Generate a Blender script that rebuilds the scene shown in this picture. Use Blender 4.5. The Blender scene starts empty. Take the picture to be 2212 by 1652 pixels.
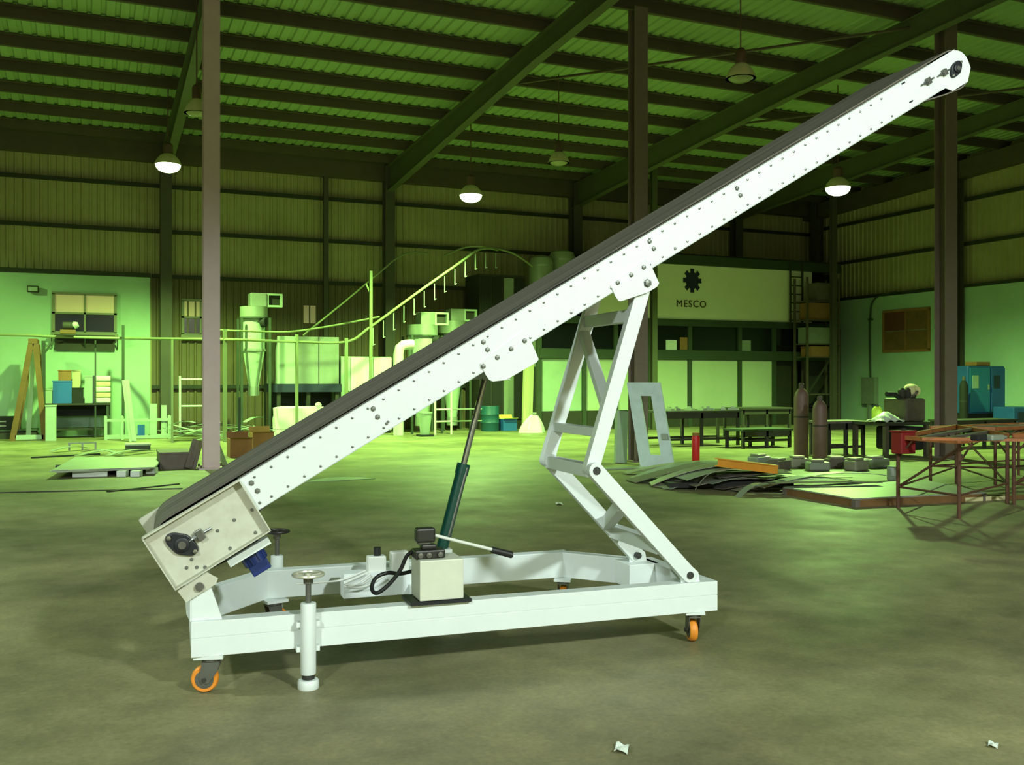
import bpy, bmesh, math, random
from mathutils import Vector, Matrix
random.seed(7)

# ------------------------------------------------------------------ camera, world, exposure
SC = bpy.context.scene
COL = SC.collection
F, H0, CX, EH = 2085.0, 820.0, 1106.0, 1.5      # focal length in px, horizon row, centre column, eye height (m)
TH = math.radians(23.5)                         # the camera looks this far to the right of the hall's back-wall normal
cam_d = bpy.data.cameras.new('camera')
cam_d.sensor_width = 36.0
cam_d.lens = 36.0 * F / 2212.0
cam_d.shift_y = (H0 - 826.0) / 2212.0
cam_d.clip_end = 200
cam = bpy.data.objects.new('camera', cam_d)
COL.objects.link(cam)
cam.location = (0, 0, EH)
cam.rotation_euler = (math.radians(90), 0, -TH)
SC.camera = cam
w = bpy.data.worlds.new('night')
SC.world = w
w.use_nodes = True
w.node_tree.nodes['Background'].inputs[0].default_value = (0.5, 0.8, 0.5, 1)
w.node_tree.nodes['Background'].inputs[1].default_value = 0.0
SC.view_settings.view_transform = 'Standard'
SC.view_settings.look = 'None'
SC.view_settings.exposure = 0.0
SC.view_settings.gamma = 1.0
SC.view_settings.use_curve_mapping = False

GREEN = (0.50, 1.0, 0.24)
WHITE = (0.86, 1.0, 0.96)
# lamps of the hall: (location of the rim, bell radius, watts, colour, label)
P_BACK, P_FRONT = 5200, 5000

# ------------------------------------------------------------------ measuring helpers (photo point -> metres in the hall)
RX, RY = math.cos(TH), -math.sin(TH)
DX, DY = math.sin(TH), math.cos(TH)
def ray(x, y):
    k = (x - CX) / F
    return Vector((DX + k * RX, DY + k * RY, (H0 - y) / F))
def at(x, y, d):
    return Vector((0, 0, EH)) + ray(x, y) * d
def G(x, y, z=0.0):
    r = ray(x, y)
    return at(x, y, (z - EH) / r.z)
def GB(x, y, ymax=27.3):
    """floor point under a photo point, kept in front of the back wall"""
    p = G(x, y)
    if p.y > ymax:
        q = WYp(x, y, ymax); p = Vector((q.x, ymax, 0))
    return p
def dep(p):
    return p[0] * DX + p[1] * DY
def WYp(x, y, W):
    r = ray(x, y)
    return at(x, y, W / r.y)
def WXp(x, y, W):
    r = ray(x, y)
    return at(x, y, W / r.x)

# ------------------------------------------------------------------ materials
MATS = {}
def lin(c):
    c = c / 255.0
    return c / 12.92 if c <= 0.04045 else ((c + 0.055) / 1.055) ** 2.4
def rgb(r, g, b):
    return (lin(r), lin(g), lin(b), 1.0)
def M(name, col=None, rough=0.6, metal=0.0, dirt=0.0, dcol=None, scale=6.0, bump=0.0, emit=0.0, spec=0.5, stretch=None, streak=False):
    if name in MATS:
        return MATS[name]
    m = bpy.data.materials.new(name)
    m.use_nodes = True
    nt = m.node_tree
    b = nt.nodes['Principled BSDF']
    b.inputs['Roughness'].default_value = rough
    b.inputs['Metallic'].default_value = metal
    b.inputs['Specular IOR Level'].default_value = spec
    b.inputs['Base Color'].default_value = rgb(*col)
    if emit:
        b.inputs['Emission Color'].default_value = rgb(*col)
        b.inputs['Emission Strength'].default_value = emit
    if dirt or bump:
        tc = nt.nodes.new('ShaderNodeTexCoord')
        mp_ = nt.nodes.new('ShaderNodeMapping')
        if stretch:
            mp_.inputs['Scale'].default_value = stretch
        nt.links.new(tc.outputs['Object'], mp_.inputs['Vector'])
        n = nt.nodes.new('ShaderNodeTexNoise')
        n.inputs['Scale'].default_value = scale
        n.inputs['Detail'].default_value = 6
        n.inputs['Roughness'].default_value = 0.65
        nt.links.new(mp_.outputs[0], n.inputs['Vector'])
        if dirt:
            r = nt.nodes.new('ShaderNodeValToRGB')
            r.color_ramp.elements[0].position = 0.38
            r.color_ramp.elements[1].position = 0.68
            nt.links.new(n.outputs['Fac'], r.inputs[0])
            mx = nt.nodes.new('ShaderNodeMix')
            mx.data_type = 'RGBA'
            mul = nt.nodes.new('ShaderNodeMath'); mul.operation = 'MULTIPLY'
            mul.inputs[1].default_value = dirt
            nt.links.new(r.outputs[0], mul.inputs[0])
            nt.links.new(mul.outputs[0], mx.inputs[0])
            mx.inputs[6].default_value = rgb(*col)
            mx.inputs[7].default_value = rgb(*(dcol or tuple(v * 0.6 for v in col)))
            nt.links.new(mx.outputs[2], b.inputs['Base Color'])
        if bump:
            bp = nt.nodes.new('ShaderNodeBump')
            bp.inputs['Strength'].default_value = bump
            bp.inputs['Distance'].default_value = 0.02
            nt.links.new(n.outputs['Fac'], bp.inputs['Height'])
            nt.links.new(bp.outputs[0], b.inputs['Normal'])
    MATS[name] = m
    return m

# ------------------------------------------------------------------ mesh builder
class MB:
    def __init__(s):
        s.v, s.f = [], []
    def add(s, vs, fs):
        o = len(s.v)
        s.v += [tuple(p) for p in vs]
        s.f += [tuple(i + o for i in f) for f in fs]
        return s
    def box(s, x0, x1, y0, y1, z0, z1):
        vs = [(x0, y0, z0), (x1, y0, z0), (x1, y1, z0), (x0, y1, z0), (x0, y0, z1), (x1, y0, z1), (x1, y1, z1), (x0, y1, z1)]
        return s.add(vs, [(3, 2, 1, 0), (4, 5, 6, 7), (0, 1, 5, 4), (1, 2, 6, 5), (2, 3, 7, 6), (3, 0, 4, 7)])
    def hexa(s, a, b):
        """two quads a (bottom) and b (top), corner to corner"""
        return s.add(list(a) + list(b), [(3, 2, 1, 0), (4, 5, 6, 7), (0, 1, 5, 4), (1, 2, 6, 5), (2, 3, 7, 6), (3, 0, 4, 7)])
    def bar(s, p, q, w, h=None, up=(0, 0, 1)):
        p, q = Vector(p), Vector(q)
        h = w if h is None else h
        d = (q - p).normalized()
        u = Vector(up)
        if abs(d.dot(u)) > 0.98:
            u = Vector((0, 1, 0))
        a = d.cross(u).normalized()
        c = a.cross(d).normalized()
        a, c = a * w / 2, c * h / 2
        return s.hexa([p - a - c, p + a - c, p + a + c, p - a + c], [q - a - c, q + a - c, q + a + c, q - a + c])
    def tube(s, pts, r, n=10, caps=True):
        pts = [Vector(p) for p in pts]
        rr = r if isinstance(r, (list, tuple)) else [r] * len(pts)
        vs, fs = [], []
        t = (pts[1] - pts[0]).normalized()
        a = t.orthogonal().normalized()
        for i, p in enumerate(pts):
            if i == 0: t2 = (pts[1] - pts[0])
            elif i == len(pts) - 1: t2 = (pts[-1] - pts[-2])
            else: t2 = (pts[i + 1] - pts[i - 1])
            t2.normalize()
            a = (a - t2 * a.dot(t2)).normalized()
            b = t2.cross(a)
            for k in range(n):
                an = 2 * math.pi * k / n
                vs.append(p + (a * math.cos(an) + b * math.sin(an)) * rr[i])
        for i in range(len(pts) - 1):
            for k in range(n):
                k2 = (k + 1) % n
                fs.append((i * n + k, i * n + k2, (i + 1) * n + k2, (i + 1) * n + k))
        if caps:
            fs.append(tuple(range(n - 1, -1, -1)))
            fs.append(tuple((len(pts) - 1) * n + k for k in range(n)))
        return s.add(vs, fs)
    def lathe(s, prof, c=(0, 0, 0), n=20, axis='z'):
        vs, fs = [], []
        for r, z in prof:
            for k in range(n):
                an = 2 * math.pi * k / n
                x, y = r * math.cos(an), r * math.sin(an)
                p = (x, y, z) if axis == 'z' else ((x, z, y) if axis == 'y' else (z, x, y))
                vs.append((c[0] + p[0], c[1] + p[1], c[2] + p[2]))
        for i in range(len(prof) - 1):
            for k in range(n):
                k2 = (k + 1) % n
                fs.append((i * n + k, i * n + k2, (i + 1) * n + k2, (i + 1) * n + k))
        if prof[0][0] > 1e-4: fs.append(tuple(range(n - 1, -1, -1)))
        if prof[-1][0] > 1e-4: fs.append(tuple((len(prof) - 1) * n + k for k in range(n)))
        return s.add(vs, fs)
    def ring(s, c, R, r, n=28, m=8, axis='z'):
        pts = []
        vs, fs = [], []
        for i in range(n):
            a = 2 * math.pi * i / n
            for j in range(m):
                b = 2 * math.pi * j / m
                rad = R + r * math.cos(b)
                p = (rad * math.cos(a), rad * math.sin(a), r * math.sin(b))
                if axis == 'y': p = (p[0], p[2], p[1])
                vs.append((c[0] + p[0], c[1] + p[1], c[2] + p[2]))
        for i in range(n):
            for j in range(m):
                i2, j2 = (i + 1) % n, (j + 1) % m
                fs.append((i * m + j, i2 * m + j, i2 * m + j2, i * m + j2))
        return s.add(vs, fs)
    def prism(s, poly, f0, f1):
        """poly: list of 2D points; f0,f1 map a 2D point to 3D (two faces)"""
        n = len(poly)
        vs = [f0(*p) for p in poly] + [f1(*p) for p in poly]
        fs = [tuple(range(n - 1, -1, -1)), tuple(range(n, 2 * n))]
        fs += [(k, (k + 1) % n, n + (k + 1) % n, n + k) for k in range(n)]
        return s.add(vs, fs)
    def grid(s, fn, nu, nv):
        vs = [fn(i / nu, j / nv) for i in range(nu + 1) for j in range(nv + 1)]
        fs = [(i * (nv + 1) + j, (i + 1) * (nv + 1) + j, (i + 1) * (nv + 1) + j + 1, i * (nv + 1) + j + 1) for i in range(nu) for j in range(nv)]
        return s.add(vs, fs)
    def mesh(s, name, mat, smooth=False, recalc=True):
        me = bpy.data.meshes.new(name)
        me.from_pydata([tuple(p) for p in s.v], [], s.f)
        if recalc:
            bm = bmesh.new(); bm.from_mesh(me)
            bmesh.ops.recalc_face_normals(bm, faces=bm.faces)
            bm.to_mesh(me); bm.free()
        if smooth:
            me.polygons.foreach_set('use_smooth', [True] * len(me.polygons))
            try: me.set_sharp_from_angle(angle=math.radians(38))
            except Exception: pass
        me.materials.append(mat)
        return me
    def build(s, name, mat, parent=None, loc=None, rot=None, smooth=False, bevel=0.0):
        o = bpy.data.objects.new(name, s.mesh(name, mat, smooth))
        COL.objects.link(o)
        if parent: o.parent = parent
        if loc is not None: o.location = loc
        if rot is not None: o.rotation_euler = rot if isinstance(rot, (tuple, list)) else (0, 0, rot)
        if bevel:
            md = o.modifiers.new('edges', 'BEVEL')
            md.width = bevel; md.segments = 2; md.limit_method = 'ANGLE'
        return o

def tag(o, label=None, cat=None, group=None, kind=None):
    if label: o['label'] = label
    if cat: o['category'] = cat
    if group: o['group'] = group
    if kind: o['kind'] = kind
    return o
def thing(name, label, cat, loc=(0, 0, 0), rz=0.0, group=None):
    o = bpy.data.objects.new(name, None)
    o.empty_display_size = 0.1
    COL.objects.link(o)
    o.location = loc
    o.rotation_euler = (0, 0, rz)
    return tag(o, label, cat, group)
def share(name, mesh, parent=None, loc=(0, 0, 0), rot=(0, 0, 0), scale=None):
    o = bpy.data.objects.new(name, mesh)
    COL.objects.link(o)
    if parent: o.parent = parent
    o.location = loc
    o.rotation_euler = rot
    if scale: o.scale = scale
    return o
def text_mesh(name, body, size, mat, depth=0.01):
    c = bpy.data.curves.new(name, 'FONT')
    c.body = body; c.size = size; c.align_x = 'CENTER'; c.align_y = 'CENTER'; c.extrude = depth; c.space_character = 1.18
    t = bpy.data.objects.new(name, c)
    COL.objects.link(t)
    dg = bpy.context.evaluated_depsgraph_get()
    me = bpy.data.meshes.new_from_object(t.evaluated_get(dg))
    bpy.data.objects.remove(t); bpy.data.curves.remove(c)
    me.materials.clear(); me.materials.append(mat)
    me.name = name
    return me
# ------------------------------------------------------------------ the hall
WB, WR, WL, WF = 28.46, 24.6, -16.0, -9.0      # back wall y, right wall x, left wall x, front wall y
ZE, SL = 8.1, 0.04                             # roof height at the back wall and its rise towards the camera
def roof_z(y): return ZE + SL * (WB - y)

def floor_material():
    m = bpy.data.materials.new('dusty_concrete'); m.use_nodes = True
    nt = m.node_tree; b = nt.nodes['Principled BSDF']
    tc = nt.nodes.new('ShaderNodeTexCoord')
    def noise(sc, det=6, ro=0.6):
        n = nt.nodes.new('ShaderNodeTexNoise'); n.inputs['Scale'].default_value = sc
        n.inputs['Detail'].default_value = det; n.inputs['Roughness'].default_value = ro
        nt.links.new(tc.outputs['Object'], n.inputs['Vector']); return n
    def ramp(n, a, b_, ca, cb):
        r = nt.nodes.new('ShaderNodeValToRGB')
        r.color_ramp.elements[0].position = a; r.color_ramp.elements[1].position = b_
        r.color_ramp.elements[0].color = ca; r.color_ramp.elements[1].color = cb
        nt.links.new(n.outputs['Fac'], r.inputs[0]); return r
    big = ramp(noise(0.55, 5), 0.35, 0.66, rgb(109, 106, 80), rgb(151, 147, 110))
    mid = ramp(noise(2.6, 8, 0.7), 0.3, 0.7, (0.55, 0.55, 0.52, 1), (1.15, 1.1, 1.0, 1))
    fine = ramp(noise(38, 4), 0.3, 0.7, (0.8, 0.8, 0.78, 1), (1.12, 1.12, 1.1, 1))
    m1 = nt.nodes.new('ShaderNodeMix'); m1.data_type = 'RGBA'; m1.blend_type = 'MULTIPLY'; m1.inputs[0].default_value = 0.75
    m2 = nt.nodes.new('ShaderNodeMix'); m2.data_type = 'RGBA'; m2.blend_type = 'MULTIPLY'; m2.inputs[0].default_value = 0.8
    nt.links.new(big.outputs[0], m1.inputs[6]); nt.links.new(mid.outputs[0], m1.inputs[7])
    nt.links.new(m1.outputs[2], m2.inputs[6]); nt.links.new(fine.outputs[0], m2.inputs[7])
    nt.links.new(m2.outputs[2], b.inputs['Base Color'])
    rr = ramp(noise(1.4, 5), 0.3, 0.7, (0.42, 0.42, 0.42, 1), (0.6, 0.6, 0.6, 1))
    nt.links.new(rr.outputs[0], b.inputs['Roughness'])
    b.inputs['Specular IOR Level'].default_value = 0.22
    bp = nt.nodes.new('ShaderNodeBump'); bp.inputs['Strength'].default_value = 0.12; bp.inputs['Distance'].default_value = 0.01
    nt.links.new(noise(9, 6).outputs['Fac'], bp.inputs['Height']); nt.links.new(bp.outputs[0], b.inputs['Normal'])
    return m
fl = MB().box(WL, WR, WF, WB + .3, -0.3, 0).build('floor', floor_material())
tag(fl, kind='structure')

M('cladding', (166, 160, 114), 0.55, 0.0, 0.5, (134, 126, 84), 0.7)
M('roofsheet', (148, 168, 122), 0.5, 0.0, 0.5, (120, 138, 96), 0.5)
M('purlin_steel', (84, 72, 58), 0.7, 0.0, 0.4, (62, 52, 42), 2)
M('frame_steel', (74, 70, 58), 0.65, 0.0, 0.4, (54, 48, 40), 1.5)
M('rafter_steel', (84, 86, 60), 0.65, 0.0, 0.4, (66, 64, 46), 1.5)
M('masonry', (162, 190, 164), 0.8, 0.0, 0.35, (134, 160, 128), 0.9)
M('dark_trim', (40, 44, 30), 0.7)

def corrugate(length, z0, z1, put, pitch=0.2, depth=0.035):
    """vertical-rib sheet; put(a, d, z) maps run, depth and height to world"""
    mb = MB()
    prof, a = [], 0.0
    while a < length:
        for da, d in ((0, 0), (0.55, 0), (0.68, 1), (0.87, 1)):
            aa = a + da * pitch
            if aa <= length: prof.append((aa, d * depth))
        a += pitch
    prof.append((length, 0))
    n = len(prof)
    zt = z1 if callable(z1) else (lambda aa: z1)
    vs = [put(p[0], p[1], z0) for p in prof] + [put(p[0], p[1], zt(p[0])) for p in prof]
    mb.add(vs, [(k, k + 1, n + k + 1, n + k) for k in range(n - 1)])
    return mb
# back wall: metal cladding, girts, wall columns, lower masonry on the left
wb = corrugate(WR - WL, 0.0, ZE, lambda a, d, z: (WL + a, WB - d, z)).build('wall_back', MATS['cladding'])
tag(wb, kind='structure')
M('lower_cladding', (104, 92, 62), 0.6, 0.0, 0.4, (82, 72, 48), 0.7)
corrugate(WR - 1.5, 0.0, 4.32, lambda a, d, z: (1.5 + a, WB - .05 - d, z)).build('lower_cladding', MATS['lower_cladding'], wb)  # separate darker sheet set in front of the lower wall
MB().box(WL, 1.45, WB - .22, WB - .04, 0, 4.30).build('masonry_wall', MATS['masonry'], wb)
MB().box(WL, 1.47, WB - .26, WB - .04, 4.30, 4.42).build('wall_capping', MATS['dark_trim'], wb)
for z in (1.3, 4.36, 5.6, 6.85):
    MB().box(1.5 if z < 5 else WL, WR, WB - .16, WB - .04, z - .05, z + .05).build('girt', MATS['dark_trim'], wb)
MB().box(WL, WR, WB - .35, WB - .05, 7.48, ZE - .02).build('eave_beam', MATS['purlin_steel'], wb)
wall_cols = [1.85 - 6.3 * 2, 1.85 - 6.3, 1.85, 8.15, 14.45, 20.8]
for x in wall_cols:
    mb = MB()
    mb.box(x - .15, x + .15, WB - .62, WB - .60, 0, 7.9); mb.box(x - .15, x + .15, WB - .29, WB - .27, 0, 7.9); mb.box(x - .012, x + .012, WB - .60, WB - .29, 0, 7.9)
    mb.build('wall_column', MATS['frame_steel'], wb)
for x in (6.3,):
    MB().box(x - .07, x + .07, WB - .3, WB - .16, 0, 7.5).build('wall_post', MATS['frame_steel'], wb)
# right wall (gable end)
wr = corrugate(WB - WF, 0.0, lambda a: roof_z(WF + a), lambda a, d, z: (WR - d, WF + a, z)).build('wall_right', MATS['cladding'])
tag(wr, kind='structure')
MB().box(WR - .22, WR - .04, WF, WB - .3, 0, 4.30).build('masonry_wall', MATS['masonry'], wr)
MB().box(WR - .26, WR - .04, WF, WB - .3, 4.30, 4.40).build('wall_capping', MATS['dark_trim'], wr)
for z in (5.65, 7.0):
    MB().box(WR - .16, WR - .04, WF, WB - .3, z - .05, z + .05).build('girt', MATS['dark_trim'], wr)
for y in (WB - .7, 21.6, 15.2):
    mb = MB()
    mb.box(WR - .62, WR - .60, y - .15, y + .15, 0, 8.1); mb.box(WR - .29, WR - .27, y - .15, y + .15, 0, 8.1); mb.box(WR - .60, WR - .29, y - .012, y + .012, 0, 8.1)
    mb.build('wall_column', MATS['frame_steel'], wr)
y0, y1 = WF, WB
MB().hexa([(WR - .5, y0, roof_z(y0) - .75), (WR - .1, y0, roof_z(y0) - .75), (WR - .1, y1, roof_z(y1) - .75), (WR - .5, y1, roof_z(y1) - .75)],
          [(WR - .5, y0, roof_z(y0) - .25), (WR - .1, y0, roof_z(y0) - .25), (WR - .1, y1, roof_z(y1) - .25), (WR - .5, y1, roof_z(y1) - .25)]).build('gable_rafter', MATS['purlin_steel'], wr)
tag(corrugate(WB - WF, 0.0, lambda a: roof_z(WF + a), lambda a, d, z: (WL + d, WF + a, z)).build('wall_left', MATS['cladding']), kind='structure')
tag(corrugate(WR - WL, 0.0, roof_z(WF), lambda a, d, z: (WL + a, WF + d, z)).build('wall_front', MATS['cladding']), kind='structure')

# roof: ribbed sheet on purlins, carried by tapered rafters
mb = MB(); prof = []; a = WL
while a < WR:
    for da, d in ((0, 0), (.14, 0), (.165, 1), (.225, 1)):
        prof.append((min(a + da, WR), d * .035))
    a += 0.25
n = len(prof)
mb.add([(p[0], WF, roof_z(WF) + p[1]) for p in prof] + [(p[0], WB, roof_z(WB) + p[1]) for p in prof], [(k, k + 1, n + k + 1, n + k) for k in range(n - 1)])
ceil = mb.build('ceiling', MATS['roofsheet'])
tag(ceil, kind='structure')
y = WB - 0.9
while y > 3:
    z = roof_z(y)
    mb = MB()
    mb.box(WL, WR, y - .012, y + .012, z - .24, z - .01); mb.box(WL, WR, y, y + .09, z - .24, z - .22); mb.box(WL, WR, y - .09, y, z - .03, z - .01)
    mb.build('purlin', MATS['purlin_steel'], ceil)
    y -= 1.5
for x in wall_cols:
    for (ya, yb, da, db) in ((WB - .3, 17.5, .75, .42), (17.5, 4, .42, .42)):
        za, zb = roof_z(ya) - .25, roof_z(yb) - .25
        mb = MB()
        mb.hexa([(x - .01, ya, za - da), (x + .01, ya, za - da), (x + .01, yb, zb - db), (x - .01, yb, zb - db)], [(x - .01, ya, za), (x + .01, ya, za), (x + .01, yb, zb), (x - .01, yb, zb)])
        mb.hexa([(x - .1, ya, za - da - .02), (x + .1, ya, za - da - .02), (x + .1, yb, zb - db - .02), (x - .1, yb, zb - db - .02)], [(x - .1, ya, za - da), (x + .1, ya, za - da), (x + .1, yb, zb - db), (x - .1, yb, zb - db)])
        mb.hexa([(x - .1, ya, za - .02), (x + .1, ya, za - .02), (x + .1, yb, zb - .02), (x - .1, yb, zb - .02)], [(x - .1, ya, za), (x + .1, ya, za), (x + .1, yb, zb), (x - .1, yb, zb)])
        mb.build('rafter', MATS['rafter_steel'], ceil)
# sag rods under the roof
for (xa, ya, xb, yb) in ((8.15, 20, 14.45, 14), (14.45, 21, 20.8, 14.5)):
    MB().tube([(xa, ya, roof_z(ya) - .4), (xb, yb, roof_z(yb) - .4)], .03, 6).build('roof_brace', MATS['purlin_steel'], ceil)

# free-standing steel columns
M('column_steel', (206, 182, 182), 0.7, 0.0, 0.35, (176, 150, 146), 2.0)
M('column_steel_dark', (124, 108, 96), 0.7, 0.0, 0.35, (96, 80, 68), 2.0)
def column(x, yb, wpx, label, cm='column_steel_dark'):
    p = G(x, yb)
    s = wpx * dep(p) / F / 2
    zt = roof_z(p.y) - .3
    r = thing('steel_column', label, 'column', (p.x, p.y, 0), group='interior steel columns')
    mb = MB()
    mb.box(-s, s, -s * .9, -s * .9 + .02, 0, zt); mb.box(-s, s, s * .9 - .02, s * .9, 0, zt); mb.box(-.012, .012, -s * .9 + .02, s * .9 - .02, 0, zt)
    mb.build('shaft', MATS[cm], r)
    MB().box(-s - .08, s + .08, -s - .08, s + .08, 0, .025).build('base_plate', MATS[cm], r)
    for bx in (-1, 1):
        for by in (-1, 1):
            MB().lathe([(.02, 0), (.02, .05)], (bx * (s + .045), by * (s + .045), .025), 6).build('anchor_bolt', MATS['purlin_steel'], r)
    return r
column(456, 1012, 34, 'grey steel column standing left of the conveyor, beside the flat sheet stack', 'column_steel')
column(1378, 996, 32, 'grey steel column rising behind the conveyor, just behind the leaning pale blue door')
column(2043, 988, 34, 'brownish steel column on the right, beside the blue cabinet')

# ------------------------------------------------------------------ high-bay lamps
M('lamp_bell', (214, 206, 160), 0.45, 0.0, 0.2)
M('lamp_housing', (92, 66, 52), 0.6)
M('lamp_lit', (225, 255, 190), 0.5, emit=14.0)
M('lamp_lit_white', (250, 255, 245), 0.5, emit=14.0)
M('lamp_dead', (150, 150, 120), 0.3)
def bay_lamp(p, R, label, lit=None, col=None, watts=0, cone=150, blend=.6):
    p = Vector(p)
    r = thing('high_bay_lamp', label, 'lamp', p, group='high bay lamps under the roof')
    k = R / .27
    MB().lathe([(.27 * k, 0), (.262 * k, .03), (.22 * k, .12), (.15 * k, .21), (.09 * k, .25), (.085 * k, .25), (.145 * k, .205), (.21 * k, .115), (.25 * k, .03), (.258 * k, 0), (.27 * k, 0)], n=28).build('bell_reflector', MATS['lamp_bell'], r, smooth=True)
    MB().lathe([(.085 * k, .24), (.1 * k, .27), (.1 * k, .45), (.06 * k, .5), (.001, .5)], n=16).build('gear_housing', MATS['lamp_housing'], r, smooth=True)
    top = roof_z(p.y) - p.z
    MB().tube([(0, 0, .48 * k), (0, 0, top)], .012, 6).build('hanging_rod', MATS['lamp_housing'], r)
    lens = [(.001, -.07 * k), (.09 * k, -.062 * k), (.17 * k, -.035 * k), (.235 * k, .01), (.2 * k, .03), (.001, .04)]
    if lit:
        lens = [(.001, -.155 * k), (.1 * k, -.148 * k), (.185 * k, -.115 * k), (.235 * k, -.055 * k), (.25 * k, .0), (.2 * k, .03), (.001, .04)]
    MB().lathe(lens, n=24).build('lens', MATS[lit] if lit else MATS['lamp_dead'], r, smooth=True)
    if watts:
        ld = bpy.data.lights.new('lamp_light', 'SPOT')
        ld.energy = watts; ld.color = col; ld.shadow_soft_size = .4 if col == WHITE else .16
        ld.spot_size = math.radians(cone); ld.spot_blend = blend
        lo = bpy.data.objects.new('lamp_light', ld); COL.objects.link(lo); lo.parent = r; lo.location = (0, 0, -.24 * k)
    return r
bay_lamp(at(363, 356, 22), .30, 'lit green lamp hanging on the left, beside the tall left column', 'lamp_lit', GREEN, P_BACK, 136, .6)
bay_lamp(at(1017, 422, 24), .30, 'lit green lamp in the middle, above the rising overhead rail', 'lamp_lit', GREEN, P_BACK, 144, .6)
bay_lamp(at(1810, 406, 23), .31, 'lit green lamp on the right, below the raised conveyor', 'lamp_lit', GREEN, P_BACK * 1.05, 154, .6)
bay_lamp(at(425, 245, 17), .22, 'unlit lamp half hidden behind the tall left column')
bay_lamp(at(1207, 352, 22), .25, 'unlit lamp in the middle, higher than the lit one')
bay_lamp(at(1600, 170, 16), .25, 'unlit lamp nearest the camera, above the conveyor')
# more of the hall's lamps out of view, then an added white fill lamp
bay_lamp((-6.0, 23.4, 5.9), .26, 'lit green lamp out of view on the far left', 'lamp_lit', GREEN, P_BACK * .36, 168, .3)
bay_lamp((4.8, -6.4, 7.2), .27, 'lit white lamp behind the camera', 'lamp_lit_white', WHITE, P_FRONT * 1.3, 172, .2)
bay_lamp((-6.0, -6.0, 7.2), .27, 'lit white lamp behind the camera on the left', 'lamp_lit_white', WHITE, P_FRONT * .9, 172, .2)
bay_lamp((-6.5, 7.5, 7.0), .27, 'added white fill lamp out of view on the left of the camera', 'lamp_lit_white', WHITE, P_FRONT * .42, 165, .3)  # added unseen lamp, brightens the left floor and the left column
# ------------------------------------------------------------------ the inclined belt conveyor
_a, _b = G(443, 1495), G(1515, 1390)
ANG = math.atan2(_b.y - _a.y, _b.x - _a.x) + math.radians(0.8)
UX, UY = math.cos(ANG), math.sin(ANG)
MO = Vector((_a.x + .05 * UY, _a.y - .05 * UX, 0))       # machine origin: outer face of the near rail, at the left caster
def mp(x, y, wd=0.0):
    """photo point -> (t, z) on the vertical plane wd metres behind the near rail's face"""
    r = ray(x, y)
    d = (wd + MO.x * -UY + MO.y * UX) / (r.x * -UY + r.y * UX)
    p = at(x, y, d)
    return ((p.x - MO.x) * UX + (p.y - MO.y) * UY, p.z)
M('machine_white', (224, 230, 228), 0.42, 0.0, 0.12, (196, 202, 198), 5, bump=.02)
M('machine_beige', (198, 198, 182), 0.5, 0.0, 0.5, (168, 162, 140), 9)
M('bolt_zinc', (120, 122, 118), 0.35, 0.6)
M('bolt_dark', (66, 66, 64), 0.4, 0.4)
M('belt_rubber', (104, 98, 86), 0.75, 0.0, 0.85, (44, 43, 38), 5, stretch=(.05, 2.6, .05))
M('bearing_black', (34, 36, 42), 0.4, 0.2)
M('steel_bare', (150, 150, 142), 0.25, 0.85)
M('steel_grey', (118, 118, 112), 0.35, 0.6, 0.4, (90, 90, 84), 12)
M('wheel_orange', (232, 142, 42), 0.5, 0.0, 0.25, (190, 108, 30), 14)
M('motor_blue', (26, 46, 110), 0.4)
M('cyl_green', (10, 62, 52), 0.3)
M('pump_cream', (212, 214, 196), 0.5, 0.0, 0.1)
M('black_rubber', (26, 26, 26), 0.5)
M('cast_dark', (50, 48, 44), 0.45, 0.3)
M('cable_white', (214, 216, 208), 0.5)

mc = thing('belt_conveyor', 'large white inclined belt conveyor on a wheeled chassis', 'conveyor', (MO.x, MO.y, 0), ANG)
WH = MATS['machine_white']
W1, W2 = 0.045, 0.79            # near and far side plates of the conveyor
RT, RB = 0.352, 0.184           # top and bottom of the chassis rails
T0, T1 = mp(413, 1380)[0], mp(1550, 1290)[0]

def plan_bar(p, q, wd, z0, z1):
    p, q = Vector(p), Vector(q); d = (q - p).normalized(); nn = Vector((-d.y, d.x)) * wd / 2
    a = [p - nn, q - nn, q + nn, p + nn]
    return MB().hexa([(v.x, v.y, z0) for v in a], [(v.x, v.y, z1) for v in a])
# rails: two channels stacked, a seam between them
zm = (RT + RB) / 2 + .006
MB().box(T0, T1, 0, .09, RB, zm - .0015).box(T0 + .002, T1 - .004, .002, .088, zm - .0015, zm + .0015).box(T0, T1, 0, .09, zm + .0015, RT).build('chassis_rail', WH, mc, bevel=.004)
plan_bar((.34, 1.19), (2.35, 1.19), .09, RB, RT).build('chassis_rail', WH, mc, bevel=.004)
plan_bar((T0 + .05, .72), (.36, 1.17), .08, RB, RT - .002).build('diagonal_brace', WH, mc, bevel=.004)
plan_bar((2.33, 1.17), (T1 - .05, .72), .08, RB, RT - .002).build('diagonal_brace', WH, mc, bevel=.004)
plan_bar((T0 + .045, .09), (T0 + .045, .80), .09, RB, RT).build('cross_member', WH, mc, bevel=.004)
plan_bar((T1 - .045, .09), (T1 - .045, .80), .09, RB, RT).build('cross_member', WH, mc, bevel=.004)
plan_bar((1.26, .09), (1.26, 1.15), .12, RB, RB + .08).build('cross_member', WH, mc, bevel=.004)

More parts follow.
